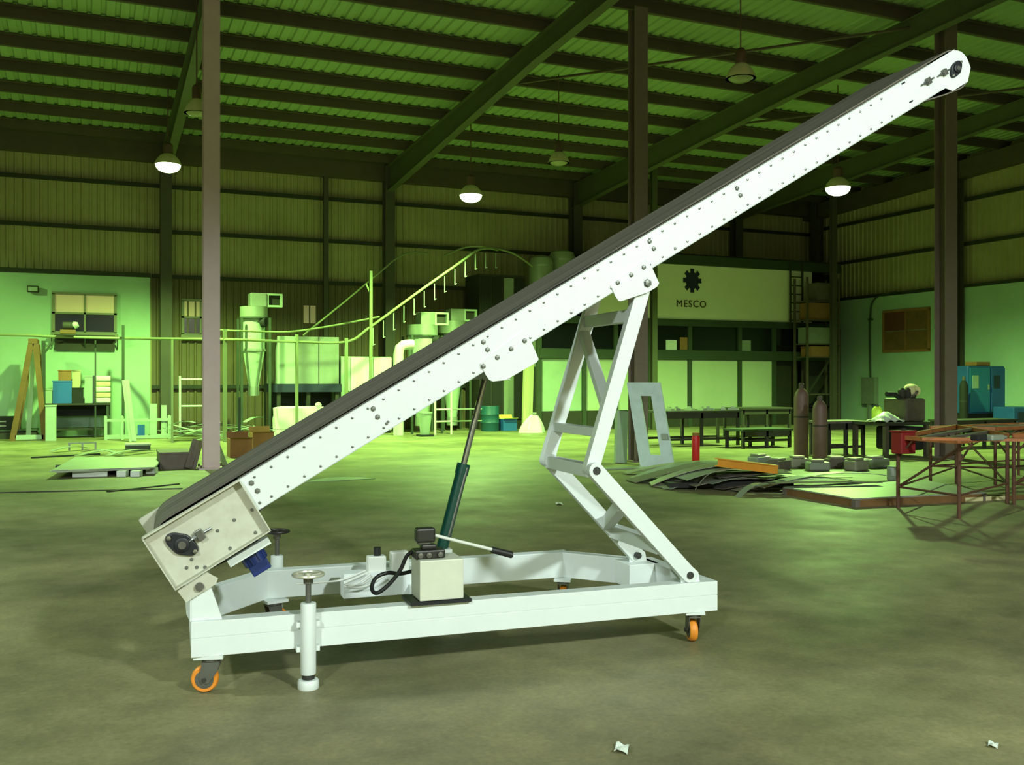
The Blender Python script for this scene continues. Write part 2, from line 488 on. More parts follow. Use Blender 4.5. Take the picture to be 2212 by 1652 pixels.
# casters
def caster(t, wd, ang):
    f = MB()
    f.lathe([(.045, .155), (.045, .168)], n=16)
    for s in (-1, 1):
        f.prism([(-.045, .155), (.04, .155), (.052, .07), (.035, .045), (.01, .05), (-.03, .1)], lambda a, z, s=s: (a, s * .030, z), lambda a, z, s=s: (a, s * .034, z))
    f.box(-.045, .04, -.034, .034, .148, .156)
    c = f.build('caster', MATS['steel_grey'], mc, (t, wd, 0), (0, 0, ang))
    MB().box(-.06, .075, -.055, .055, .168, RB).build('mounting_plate', WH, c)
    MB().lathe([(.03, -.02), (.058, -.022), (.064, -.014), (.065, 0), (.064, .014), (.058, .022), (.03, .02)], (.03, 0, .0655), 28, 'y').build('wheel', MATS['wheel_orange'], c, smooth=True)
    MB().lathe([(.016, -.026), (.044, -.0235), (.044, .0235), (.016, .026)], (.03, 0, .0655), 20, 'y').build('hub', MATS['steel_grey'], c)
    MB().lathe([(.012, -.042), (.012, .042)], (.03, 0, .0655), 6, 'y').build('axle', MATS['bolt_dark'], c)
    return c
caster(.03, .052, math.radians(168))
caster(2.66, .055, math.radians(74))
caster(.42, 1.13, math.radians(20))
caster(2.3, 1.13, math.radians(60))

# levelling jacks with handwheels
def jack(t, wd, dz=0.0, zw=.545, front=-1):
    j = MB().lathe([(.036, .07), (.038, .075), (.038, .41), (.036, .415), (.02, .416)], n=24).build('levelling_jack', WH, mc, (t, wd, dz), smooth=True)
    MB().lathe([(.05, .0), (.052, .006), (.052, .035), (.046, .044), (.02, .046)], n=24).build('foot', WH, j, (0, 0, -dz), smooth=True)
    MB().lathe([(.031, .046), (.031, .071)], n=16).build('foot_collar', MATS['bolt_dark'], j)
    MB().lathe([(.014, .40), (.014, zw - .035), (.024, zw - .035), (.024, zw), (.01, zw)], n=14).build('spindle', MATS['steel_grey'], j, smooth=True)
    hw = MB().ring((0, 0, zw + .008), .072, .0085)
    for k in range(3):
        a = k * 2.094 + .3
        hw.bar((0, 0, zw + .002), (.07 * math.cos(a), .07 * math.sin(a), zw + .008), .014, .008)
    hw.lathe([(.018, zw - .008), (.018, zw + .016), (.001, zw + .018)], n=12)
    M('wheel_chrome', (206, 204, 186), 0.3, 0.35)
    hw.build('handwheel', MATS['wheel_chrome'] if front < 0 else MATS['cast_dark'], j, smooth=True)
    for z in (.19, .31):
        MB().box(-.056, .056, min(0, -wd + (0 if front < 0 else 1.22)), max(0, -wd + (0 if front < 0 else 1.22)), z - .012, z + .012).build('bracket', WH, j)
    return j
tj = mp(666, 1400, -.05)[0]
jack(tj, -.05)
jack(.46, 1.30, 0.0, .555, 1)

# conveyor frame: s runs up the slope, n is perpendicular to it
A_, B_ = Vector(mp(515, 1035, W1)), Vector(mp(2031, 125, W1))
SA = math.atan2(B_.y - A_.y, B_.x - A_.x)
CS, SN = math.cos(SA), math.sin(SA)
def sn(x, y, wd=W1):
    p = Vector(mp(x, y, wd)) - A_
    return (p.x * CS + p.y * SN, -p.x * SN + p.y * CS)
def tz(s, n): return (A_.x + s * CS - n * SN, A_.y + s * SN + n * CS)
def at_w(wd): return lambda s, n: (tz(s, n)[0], wd, tz(s, n)[1])
SE = sn(2063, 106)[0]           # the head end
PD = 0.182                      # depth of the side plate
tip = [(0, 0), (SE, 0)]
for k in range(1, 7):
    a = math.radians(90 - k * 16)
    tip.append((SE - .04 + .10 * math.cos(a), -.10 + .10 * math.sin(a) ))
tip += [(SE + .055, -.155), (SE - .01, -.222), (SE - .15, -.222), (SE - .195, -PD), (0, -PD)]
def side_plate(wd, th):
    mb = MB()
    mb.prism(tip, at_w(wd), at_w(wd + th))
    for n0 in (0, -PD):       # folded flanges
        mb.prism([(0, n0), (SE - .22, n0), (SE - .22, n0 + (-.005 if n0 == 0 else .005)), (0, n0 + (-.005 if n0 == 0 else .005))], at_w(wd), at_w(wd + (.04 if th > 0 else -.04)))
    return mb.build('side_plate', WH, mc)
side_plate(W1, .005)
side_plate(W2, -.005)
MB().prism([(0, -.02), (SE - .22, -.02), (SE - .22, -.028), (0, -.028)], at_w(W1 + .006), at_w(W2 - .006)).build('slider_bed', MATS['steel_grey'], mc)
for s in (0.6, 1.7, 2.9, 4.0):
    MB().prism([(s, -.05), (s + .05, -.05), (s + .05, -.11), (s, -.11)], at_w(W1 + .006), at_w(W2 - .006)).build('cross_tube', MATS['steel_grey'], mc)
# tail box: flanged pans at the bottom end
SB, NB = -.508, -.292
def tail_box(wd, sg, matn, SB=-.508):
    d = .055 * sg
    mb = MB().prism([(SB, 0), (0, 0), (0, NB), (SB, NB)], at_w(wd), at_w(wd + .006 * sg))
    for poly in ([(SB, .002), (.003, .002), (.003, -.005), (SB, -.005)], [(SB, NB), (.003, NB), (.003, NB + .006), (SB, NB + .006)],
                 [(SB, .002), (SB + .006, .002), (SB + .006, NB), (SB, NB)], [(-.003, -.005), (.003, -.005), (.003, NB), (-.003, NB)]):
        mb.prism(poly, at_w(wd + .001 * sg), at_w(wd - d))
    return mb.build('tail_box', MATS[matn], mc)
tb = tail_box(W1 + .003, 1, 'machine_beige')
tail_box(W2 - .003, -1, 'machine_beige', -.55)
# belt loop with its drums
dc, dr = sn(393, 1175), 0.0
dc_ = (dc[0] + .006, dc[1] + .016)
dr = .012 - dc_[1]
hc, hr = sn(2063, 150), 0.0
hr = .008 - hc[1]
loop = []
for k in range(15):
    a = math.radians(88 + k * (182 / 14))
    loop.append((dc_[0] + dr * math.cos(a), dc_[1] + dr * math.sin(a)))
low = [(dc_[0] + .25, dc_[1] - dr + .03), (.15, -PD + .02), (SE - .45, -PD + .02), (SE - .2, -.215)]
loop += low
for k in range(15):
    a = math.radians(-92 + k * (180 / 14))
    loop.append((hc[0] + hr * math.cos(a), hc[1] + hr * math.sin(a)))
nl = len(loop)
mb = MB()
th = .008
ctr = []
for i, p in enumerate(loop):
    q0, q1 = loop[i - 1], loop[(i + 1) % nl]
    dx, dy = q1[0] - q0[0], q1[1] - q0[1]; L = math.hypot(dx, dy)
    ctr.append((p[0] + dy / L * -th * -1, p[1] - dx / L * th * -1 * -1))
# loop runs over the tail, along the return side, round the head and back down the top
wa, wb_ = W1 + .012, W2 - .012
vs = []
for i in range(nl):
    for (q, wd) in ((loop[i], wa), (loop[i], wb_), (ctr[i], wb_), (ctr[i], wa)):
        t_, z_ = tz(*q); vs.append((t_, wd, z_))
fs = []
for i in range(nl):
    j = (i + 1) % nl
    for k in range(4):
        k2 = (k + 1) % 4
        fs.append((i * 4 + k, i * 4 + k2, j * 4 + k2, j * 4 + k))
MB().add(vs, fs).build('belt', MATS['belt_rubber'], mc, smooth=True)
for nm, c, r_ in (('tail_drum', dc_, dr - .012), ('head_drum', hc, hr - .012)):
    t_, z_ = tz(*c)
    MB().lathe([(.02, W1 + .03), (r_, W1 + .03), (r_, W2 - .03), (.02, W2 - .03)], (t_, 0, z_), 28, 'y').build(nm, MATS['cast_dark'], mc, smooth=True)
# raised belt skirt: the return of the belt is carried on both edges by low side strips
MB().prism([(.0, .002), (SE - .25, .002), (SE - .25, .006), (.0, .006)], at_w(W1 + .002), at_w(W1 + .012)).build('belt_edge_strip', MATS['belt_rubber'], mc)

# bearing units
def flange_bearing(c, k, wd, tilt):
    t_, z_ = tz(*c)
    pts = []
    for i in range(40):
        a = 2 * math.pi * i / 40
        r_ = (.052 + .034 * abs(math.cos(a)) ** 5) * k
        pts.append((r_ * math.cos(a), r_ * math.sin(a)))
    ca, sa = math.cos(tilt), math.sin(tilt)
    rot = lambda x, y: (x * ca - y * sa, x * sa + y * ca)
    b = MB().prism(pts, lambda x, y: (rot(x, y)[0], 0, rot(x, y)[1]), lambda x, y: (rot(x, y)[0] * .93, -.022 * k, rot(x, y)[1] * .93)).build('flange_bearing', MATS['bearing_black'], mc, (t_, wd, z_), bevel=.003)
    MB().lathe([(.034 * k, 0), (.034 * k, -.034 * k), (.028 * k, -.036 * k), (.001, -.036 * k)], n=20, axis='y').build('bearing_insert', MATS['bearing_black'], b, smooth=True)
    MB().lathe([(.019 * k, 0), (.019 * k, -.044 * k), (.001, -.044 * k)], n=16, axis='y').build('shaft_end', MATS['steel_grey'], b, smooth=True)
    for sg in (-1, 1):
        x, y = rot(sg * .07 * k, 0)
        MB().lathe([(.011 * k, 0), (.011 * k, -.034 * k), (.001, -.036 * k)], (x, 0, y), 6, 'y').build('bearing_bolt', MATS['steel_bare'], b)
    return b
flange_bearing(dc, .98, W1 + .003, math.radians(-30))
flange_bearing(hc, .76, W1, math.radians(58))
def take_up(s0, n0, k, wd):
    t_, z_ = tz(s0, n0)
    b = MB().box(-.018 * k, .018 * k, -.03 * k, 0, -.026 * k, .026 * k).build('take_up_block', MATS['steel_grey'], mc, (t_, wd, z_), (0, -SA, 0), bevel=.003)
    MB().lathe([(.007 * k, -.075 * k), (.007 * k, .06 * k)], (0, -.015 * k, 0), 8, 'x').build('take_up_screw', MATS['bolt_zinc'], b)
    MB().lathe([(.015 * k, -.034 * k), (.015 * k, -.02 * k)], (0, -.015 * k, 0), 6, 'x').build('lock_nut', MATS['bolt_zinc'], b)
    return b
s_, n_ = sn(432, 1154); take_up(s_, n_, 1.0, W1 + .003)
s_, n_ = sn(2038, 157); take_up(s_, n_, .8, W1)
s_, n_ = sn(2003, 176); take_up(s_, n_, .8, W1)
for (x, y) in ((1951, 179.5), (1968, 219.5)):
    s_, n_ = sn(x, y); t_, z_ = tz(s_, n_)
    MB().box(-.016, .016, -.002, .001, -.005, .005).build('slot', MATS['bearing_black'], mc, (t_, W1, z_), (0, -SA, 0))

# bolts: two rows along the plate, pairs at the joints
bolt_s = MB().lathe([(.0065, 0), (.006, -.006), (.001, -.007)], n=8, axis='y').mesh('bolt', MATS['bolt_zinc'])
bolt_l = MB().lathe([(.017, 0), (.017, -.002), (.013, -.002), (.013, -.011), (.001, -.012)], n=6, axis='y').mesh('hex_bolt', MATS['bolt_zinc'])
def bolt(mesh, s, n, wd=W1, k=1.0):
    t_, z_ = tz(s, n)
    share(mesh.name.split('.')[0], mesh, mc, (t_, wd, z_), (0, .4, 0), (k, k, k))
s1, s2 = sn(548.6, 1028)[0], sn(1015, 740)[0]
ds = (sn(793.2, 879.5)[0] - s1) / 7
s = s1
while s < SE - .6:
    bolt(bolt_s, s, -.030)
    bolt(bolt_s, s + .02, -PD + .026)
    s += ds
for (x, y) in ((543, 1043), (556, 1060), (806, 882.6), (815.5, 900.6), (1044, 738.5), (1053, 755), (1403, 521.5), (1412, 537), (1592, 407), (1599, 422)):
    s_, n_ = sn(x, y); bolt(bolt_l, s_, n_, W1, .85)
for (x, y) in ((835, 915), (838, 911), (1458, 536), (561, 1086)):
    s_, n_ = sn(x, y); bolt(bolt_l, s_, n_, W1, .5)
for (x, y) in ((470, 1146), (506, 1123), (544, 1101), (552, 1150), (497, 1184), (403, 1226), (425, 1225), (414, 1208), (443, 1225)):
    s_, n_ = sn(x, y, W1 + .003); bolt(bolt_l, s_, n_, W1 + .003, .55)

# gusset plates under the conveyor
def gusset(pix, wd, th):
    poly = [sn(*p) for p in pix]
    return MB().prism(poly, at_w(wd), at_w(wd + th)).build('gusset_plate', WH, mc, bevel=.002)
g1 = [(1036, 785), (1049, 811), (1056, 821), (1064, 824), (1092, 821), (1158, 783), (1163, 776), (1146, 736), (1130, 715)]
g2 = [(1318, 617), (1328, 640), (1335, 650), (1340, 651), (1398, 632), (1418, 620), (1423, 612), (1407, 577), (1395, 560)]
for g in (g1, g2):
    gusset(g, W1 - .008, .008)
    gusset([(x, y) for x, y in g], W2 - .004, .008)
for (x, y) in ((1043, 791), (1073, 772), (1103, 753.5), (1132, 736), (1333, 611), (1362, 594), (1389, 577.5)):
    s_, n_ = sn(x, y); bolt(bolt_l, s_, n_, W1 - .008, .85)
s_, n_ = sn(1397, 612); bolt(bolt_l, s_, n_, W1 - .008, 1.5)

# tail support: pivot brackets and posts on the chassis
def tail_support(wd, th):
    poly = [mp(*p) for p in ((383, 1277), (446, 1236), (471, 1249), (467, 1262), (402, 1302))]
    MB().prism(poly, lambda t, z: (t, wd - .012, z), lambda t, z: (t, wd - .004, z)).build('pivot_bracket', MATS['machine_beige'], mc)
    t_, z_ = mp(431, 1267)
    MB().lathe([(.02, wd - .012), (.02, wd - .03), (.001, wd - .03)], (t_, 0, z_), 16, 'y').build('pivot_pin', MATS['steel_grey'], mc, smooth=True)
    a, b, c, d = (mp(*p) for p in ((413, 1298), (456, 1269), (481, 1326), (413, 1336)))
    MB().prism([a, b, (c[0], RT), (d[0], RT)], lambda t, z: (t, wd, z), lambda t, z: (t, wd + th, z)).build('support_post', WH, mc, bevel=.003)
    MB().add([(a[0], wd, a[1]), (a[0] - .005, wd, a[1]), (T0, wd, RT), (T0 - .005, wd, RT), (a[0] - .0, wd + .16, a[1] + .04), (a[0] - .03, wd + .16, a[1] + .04), (T0, wd + .16, RT), (T0 - .02, wd + .16, RT)],
             [(0, 2, 3, 1), (4, 5, 7, 6), (0, 1, 5, 4), (2, 6, 7, 3), (1, 3, 7, 5), (0, 4, 6, 2)]).build('post_gusset', WH, mc)
tail_support(.02, .07)
tail_support(.70, .07)

# drive motor and guard strip under the tail
t0_, z0_ = mp(494, 1218, .08); t1_, z1_ = mp(582, 1166, .08)
MB().bar((t0_, .10, z0_), (t1_, .10, z1_), .06, .035, (-SN, 0, CS)).build('motor_mount', WH, mc)
t0_, z0_ = mp(455, 1222, .2); t1_, z1_ = mp(560, 1170, .2)
MB().bar((t0_, .35, z0_), (t1_, .35, z1_), .4, .012, (-SN, 0, CS)).build('underguard', MATS['bearing_black'], mc)
tm, zm_ = mp(549, 1204, .25)
mb = MB(); dirn = Vector((-SN * -.25 + .0, 0, -1)).normalized()
mo = MB().tube([Vector((0, 0, .075)), Vector((0, 0, -.03))], .062, 24).build('gear_motor', MATS['motor_blue'], mc, (tm, .28, zm_), (0, math.radians(-30), 0), smooth=True)
MB().box(-.05, .05, -.05, .05, -.085, -.028).build('motor_terminal_box', MATS['motor_blue'], mo, bevel=.006)
for k in range(10):
    a = k * .628
    MB().bar((.06 * math.cos(a), .06 * math.sin(a), .07), (.06 * math.cos(a), .06 * math.sin(a), -.025), .006, .016).build('cooling_fin', MATS['motor_blue'], mo)

# scissor link: upper and lower pairs of arms
PIN, KNEE, FOOT = mp(1393, 618, .06), mp(1280, 1015, .06), mp(1480, 1238, .06)
WN, WFA = .06, .75
def arm(p, q, wd, wdt, nm, th=.05):
    d = (Vector(q) - Vector(p)); L = d.length; d.normalize(); nn = Vector((-d.y, d.x))
    poly = []
    for k in range(9):
        a = math.pi / 2 + math.pi * k / 8
        poly.append(Vector(p) + d * (wdt / 2 * math.cos(a)) + nn * (wdt / 2 * math.sin(a)))
    for k in range(9):
        a = -math.pi / 2 + math.pi * k / 8
        poly.append(Vector(q) + d * (wdt / 2 * math.cos(a)) + nn * (wdt / 2 * math.sin(a)))
    return MB().prism([tuple(v) for v in poly], lambda t, z: (t, wd - th / 2, z), lambda t, z: (t, wd + th / 2, z)).build(nm, WH, mc, bevel=.003)
for wd, k in ((WN, 0), (WFA, 1)):
    arm(PIN, KNEE, wd + (.028 if k == 0 else -.0), .082, 'upper_link_arm', .055)
    arm(KNEE, FOOT, wd - (.03 if k == 0 else .055), .088, 'lower_link_arm', .05)
def lerp(p, q, f): return (p[0] + (q[0] - p[0]) * f, p[1] + (q[1] - p[1]) * f)
def rung(p, wa, wb2, a, b, nm='link_rung', q=None):
    q = q or p
    return MB().bar((p[0], wa, p[1]), (q[0], wb2, q[1]), a, b, (0, 0, 1)).build(nm, WH, mc, bevel=.003)
rung(lerp(PIN, KNEE, .16), WN + .05, WFA, .06, .07)
rung(lerp(PIN, KNEE, .80), WN + .05, WFA, .07, .05)
rung(lerp(PIN, KNEE, .66), WN + .05, WFA - .02, .06, .06, 'link_brace', lerp(PIN, KNEE, .24))
rung(lerp(KNEE, FOOT, .01), WN, WFA - .05, .075, .07)
rung(lerp(KNEE, FOOT, .32), WN, WFA - .06, .06, .08, 'link_brace', lerp(KNEE, FOOT, .66))
rung(lerp(KNEE, FOOT, .74), WN, WFA - .06, .07, .08)
for p, r_, wa_, wb_2 in ((KNEE, .022, WN - .06, WFA + .04), (FOOT, .02, WN - .065, WN + .1), (FOOT, .02, WFA - .11, WFA)):
    MB().lathe([(r_, wa_), (r_, wb_2)], (p[0], 0, p[1]), 16, 'y').build('pivot_shaft', MATS['bolt_dark'], mc, smooth=True)
for wd in (WN + .06, WN - .03 - .034, WFA - .10):
    fp = [(FOOT[0] - .045, RT), (FOOT[0] + .075, RT), (FOOT[0] + .065, FOOT[1] + .01), (FOOT[0] + .03, FOOT[1] + .04), (FOOT[0] - .02, FOOT[1] + .042), (FOOT[0] - .045, FOOT[1] + .01)]
    if wd > 0 or True:
        MB().prism(fp, lambda t, z, wd=wd: (t, wd + .03, z), lambda t, z, wd=wd: (t, wd + .038, z)).build('foot_bracket', WH, mc)
MB().box(FOOT[0] - .09, FOOT[0] + .12, WFA - .16, WFA + .06, RB + .02, RT).build('bracket_base', WH, mc, bevel=.004)

# hydraulic cylinder
c0, c1, c2 = mp(952, 1195, .42), mp(1001, 1005, .42), mp(1049, 820, .42)
WC = .42
hb = MB().tube([(c0[0], WC, c0[1]), (c1[0], WC, c1[1])], .034, 24).build('hydraulic_cylinder', MATS['cyl_green'], mc, smooth=True)
d_ = (Vector((c1[0], WC, c1[1])) - Vector((c0[0], WC, c0[1]))).normalized()
MB().tube([Vector((c1[0], WC, c1[1])) - d_ * .05, Vector((c1[0], WC, c1[1])) + d_ * .01], .038, 24).build('gland_nut', MATS['cyl_green'], hb, smooth=True)
MB().tube([(c1[0], WC, c1[1]), (c2[0], WC, c2[1] + .02)], .0175, 20).build('piston_rod', MATS['steel_bare'], hb, smooth=True)
MB().tube([Vector((c0[0] + .038, WC - .03, c0[1] + .1)), Vector((c1[0] + .012, WC - .03, c1[1] - .01)), ], .008, 8).build('oil_pipe', MATS['steel_grey'], hb)
MB().bar((c2[0], W1 + .01, c2[1] + .03), (c2[0], W2 - .01, c2[1] + .03), .04, .06).build('cylinder_cross_bar', WH, mc)
MB().box(c0[0] - .06, c0[0] + .05, WC - .06, WC + .06, RB + .06, c0[1] + .03).build('cylinder_bracket', WH, mc)

# hand pump on the near rail
pA, pB = mp(907, 1283, -.02), mp(1002, 1206, -.02)
pz0, pz1 = RT + .018, mp(1000, 1206, -.02)[1]
MB().box(pA[0] - .05, pB[0] + .04, -.028, .175, RT, RT + .016).build('pump_shelf', MATS['bearing_black'], mc)
pump = MB().box(pA[0], pB[0], -.02, .17, pz0, pz1).build('hand_pump', MATS['pump_cream'], mc, bevel=.006)
pt = (pA[0] + pB[0]) / 2 - .06
MB().box(pt - .07, pt + .09, .02, .12, pz1, pz1 + .045).box(pt - .03, pt + .05, .04, .10, pz1 + .045, pz1 + .07).build('valve_block', MATS['cast_dark'], pump, bevel=.008)
for q in (-.045, .0, .06):
    MB().lathe([(.014, .02), (.014, .006), (.001, .004)], (pt + q, 0, pz1 + .022), 10, 'y').build('valve_screw', MATS['steel_grey'], pump)
MB().box(pt - .05, pt + .02, .045, .085, pz1 + .07, pz1 + .1).build('pump_plunger', MATS['steel_grey'], pump, bevel=.006)
h0, h1, h2, h3 = mp(897, 1150, .07), mp(938, 1155, .07), mp(1064, 1187, .07), mp(1107, 1198, .07)
MB().box(h0[0] - .0, h1[0], .035, .10, h1[1] - .035, h1[1] + .042).build('lever_socket', MATS['cast_dark'], pump, bevel=.012)
lv = MB().tube([(h1[0] - .04, .07, h1[1] + .01), (h2[0], .07, h2[1])], .009, 12).build('pump_lever', MATS['cable_white'], pump, smooth=True)
MB().tube([(h2[0] - .005, .07, h2[1]), (h3[0] - .005, .07, h3[1]), (h3[0], .07, h3[1])], [.017, .019, .014], 14).build('lever_grip', MATS['black_rubber'], pump, smooth=True)
def px3(x, y, wd):
    t, z = mp(x, y, wd); return Vector((t, wd, z))
def smooth_path(pts, n=6):
    pts = [Vector(p) for p in pts]; out = []
    P = [pts[0]] + pts + [pts[-1]]
    for i in range(1, len(P) - 2):
        for k in range(n):
            u = k / n
            a, b, c, d = P[i - 1], P[i], P[i + 1], P[i + 2]
            out.append(0.5 * ((2 * b) + (c - a) * u + (2 * a - 5 * b + 4 * c - d) * u * u + (3 * b - a - 3 * c + d) * u ** 3))
    out.append(pts[-1]); return out
MB().tube(smooth_path([px3(892, 1190, .1), px3(878, 1202, .12), px3(864, 1232, .14), px3(840, 1262, .16), px3(814, 1281, .18), px3(803, 1270, .22), px3(812, 1248, .26), px3(838, 1237, .28), px3(872, 1238, .3), px3(930, 1220, .36)]), .0105, 10).build('hydraulic_hose', MATS['black_rubber'], pump, smooth=True)
# electrical sockets and loose cables behind the pump, on the far rail
sb = MB()
p = px3(812, 1222, .95)
eb = MB().box(p.x - .05, p.x + .06, .93, 1.0, p.z - .04, p.z + .06).build('plug_box', MATS['cable_white'], mc, bevel=.008)
MB().lathe([(.022, 0), (.022, .05)], (p.x + .01, .96, p.z + .06), 12).build('plug_cap', MATS['black_rubber'], eb)
p2 = px3(862, 1216, .95)
MB().box(p2.x - .05, p2.x + .06, .93, 1.0, p2.z - .05, p2.z + .07).build('plug_box', MATS['cable_white'], mc, bevel=.008)
plan_bar((p.x - .2, .97), (p2.x + .3, .97), .12, RB + .02, p.z - .03).build('socket_shelf', WH, mc)
for k, pts in enumerate(([(790, 1232), (740, 1252), (690, 1258), (640, 1262)], [(796, 1236), (760, 1252), (745, 1262), (780, 1262), (805, 1245)], [(800, 1240), (770, 1262), (752, 1268), (790, 1266), (830, 1244)])):
    MB().tube(smooth_path([px3(x, y, .9 - .03 * k) for x, y in pts]), .006, 8).build('power_cable', MATS['cable_white'], mc, smooth=True)
# ------------------------------------------------------------------ things along the back wall, left and middle
def span(x0, x1, yt, yb, Y=None):
    """front face of a thing seen between columns x0..x1 and rows yt..yb, standing on the floor (or at depth Y): cx, Y, width, height, z0"""
    xc = (x0 + x1) / 2
    z0 = 0.0
    if Y is None:
        Y = G(xc, yb).y
    else:
        z0 = WYp(xc, yb, Y).z
    a, b, t = WYp(x0, yb, Y), WYp(x1, yb, Y), WYp(xc, yt, Y)
    return (a.x + b.x) / 2, Y, b.x - a.x, t.z - z0, z0
M('rust_brown', (122, 88, 48), 0.8, 0.0, 0.5, (88, 62, 36), 4)
M('rail_green', (128, 136, 98), 0.5)
M('dark_green_steel', (54, 66, 48), 0.6, 0.0, 0.3)
M('pale_paint', (164, 182, 160), 0.55, 0.0, 0.3, (128, 144, 122), 2)
M('galv', (150, 158, 142), 0.4, 0.3, 0.4, (120, 128, 112), 3)
M('dark_void', (30, 30, 28), 0.8)
M('dark_panel', (52, 50, 40), 0.75, 0.0, 0.4)
M('navy', (30, 36, 66), 0.6)
M('pane_warm', (214, 186, 150), 0.4, emit=0.10)
M('pane_dark', (26, 30, 52), 0.12)
M('frame_alu', (120, 120, 96), 0.5)
M('cream_board', (206, 196, 150), 0.7)
M('blue_plastic', (36, 96, 170), 0.5)
M('teal_blue', (30, 84, 92), 0.5)
M('red_paint', (196, 24, 34), 0.45)
M('dark_red', (128, 20, 22), 0.6)
M('card_brown', (150, 104, 60), 0.85, 0.0, 0.3)
M('card_orange', (142, 98, 56), 0.85, 0.0, 0.4, (104, 70, 40), 3)
M('white_plastic', (214, 222, 210), 0.4)
M('sheet_metal', (168, 176, 158), 0.35, 0.35, 0.4, (134, 140, 124), 2)
M('strip_metal', (150, 148, 128), 0.45, 0.2, 0.5, (112, 106, 88), 4)
M('grey_brown', (104, 94, 84), 0.8, 0.0, 0.4)
M('yellow_lid', (222, 224, 90), 0.6)

# windows in the back wall
def window(n, x0, x1, yt, yb, label_pane):
    Y = WB - .24 if n == 1 else WB - .06
    cx, _, wd, h, z0 = span(x0, x1, yt, yb, Y)
    r = MB()
    for a in ((-wd / 2 - .05, -wd / 2 + .02), (wd / 2 - .02, wd / 2 + .05), (-.025, .025)):
        r.box(a[0], a[1], -.05, .0, 0, h)
    for b in ((-.05, .02), (h * .5 - .025, h * .5 + .025), (h - .02, h + .05)):
        r.box(-wd / 2 - .05, wd / 2 + .05, -.05, .0, b[0], b[1])
    o = r.build('window_%d' % n, MATS['frame_alu'], None, (cx, Y, z0))
    tag(o, kind='structure')
    for sx in (0, 1):
        for sz in (0, 1):
            MB().box(-wd / 2 + sx * wd / 2 + .02, sx * wd / 2 - .02, -.02, -.012, sz * h / 2 + .02, sz * h / 2 + h / 2 - .02).build('pane', MATS['pane_warm'] if sz else MATS['pane_dark'], o)
    MB().box(-wd / 2 - .08, wd / 2 + .08, -.22, -.05, -.1, -.04).build('sill', MATS['frame_alu'], o)
    return o
window(1, 117, 248, 636, 718, '')
window(2, 396, 470, 650, 722, '')
cx, Y, wd, h, z0 = span(118, 248, 724, 757, WB - .30)
r = thing('wall_shelf', 'long drab board shelf on the back wall under the left window', 'shelf', (cx, WB - .23, z0))
MB().box(-wd / 2, wd / 2, -.05, 0, 0, h).build('back_board', MATS['dark_panel'], r)
MB().box(-wd / 2, wd / 2, -.3, 0, h - .04, h).build('shelf_board', MATS['dark_panel'], r)
for sx in (-.8, 0, .8):
    MB().bar((sx, -.28, h - .04), (sx, -.03, .06), .03).build('shelf_bracket', MATS['dark_green_steel'], r)
cx, Y, wd, h, z0 = span(655, 683, 660, 698, WB - .06)
MB().box(-wd / 2, wd / 2, -.03, 0, 0, h).build('pane', MATS['pane_warm'], wb, (cx, WB - .05, z0))
# flood light on the left wall
cx, Y, wd, h, z0 = span(58, 84, 617, 631, WB - .4)
r = thing('flood_light', 'small boxy flood light fixed high on the pale left wall', 'lamp', (cx, WB - .22, z0))
MB().box(-wd / 2, wd / 2, -.2, -.08, 0, h).build('light_body', MATS['dark_panel'], r, bevel=.02)
MB().box(-wd / 2 + .03, wd / 2 - .03, -.215, -.2, .03, h - .03).build('light_glass', MATS['pale_paint'], r)
MB().box(-.03, .03, -.08, 0, .03, h - .03).build('wall_mount', MATS['dark_panel'], r)
# low dark plinth and black machine at the far left
Y = WB - 1.1
cx, _, wd, h, z0 = span(-120, 78, 921, 943, Y)
h = .24
r = thing('low_plinth', 'low dark plinth along the foot of the left wall', 'plinth', (cx, Y, 0))
MB().box(-wd / 2, wd / 2, 0, .7, 0, h - .04).build('plinth_body', MATS['dark_panel'], r)
MB().box(-wd / 2 - .03, wd / 2 + .03, -.03, .73, h - .04, h).build('plinth_top', MATS['dark_green_steel'], r)
r2 = thing('machine_case', 'black metal case on the low plinth at the left edge', 'machine', (WYp(5, 900, Y + .3).x, Y + .3, h))
MB().box(-.55, .42, -.2, .2, 0, .33).build('case_body', MATS['dark_void'], r2, bevel=.02)
for k in range(2):
    MB().box(-.4, .1, -.215, -.2, .08 + k * .11, .11 + k * .11).build('case_vent', MATS['galv'], r2)

# A-shaped trestle carrying the start of the overhead rail
pa, pb = G(27, 952), G(97, 951)
Yt = (pa.y + pb.y) / 2
zt_ = WYp(70, 742, Yt).z
tx = WYp(71, 742, Yt).x
r = thing('a_frame_trestle', 'brown timber A-shaped trestle holding up the overhead rail at far left', 'trestle', (tx, Yt, 0))
for sy in (0, .9):
    MB().bar((pa.x - tx, sy, 0), (-.04, sy, zt_), .13, .10, (0, 1, 0)).build('leg', MATS['rust_brown'], r)
    MB().bar((pb.x - tx, sy, 0), (.06, sy, zt_), .13, .10, (0, 1, 0)).build('leg', MATS['rust_brown'], r)
MB().box(-.1, .1, -.06, .96, zt_, zt_ + .12).build('head_beam', MATS['rust_brown'], r)
MB().bar((-.12, .45, .1), (-.01, .45, zt_), .11).build('centre_post', MATS['pale_paint'], r)
p = WYp(94, 938, Yt).x - tx
MB().box(WYp(33, 940, Yt).x - tx, p, -.05, .0, .03, .14).build('foot_board', MATS['pale_paint'], r)
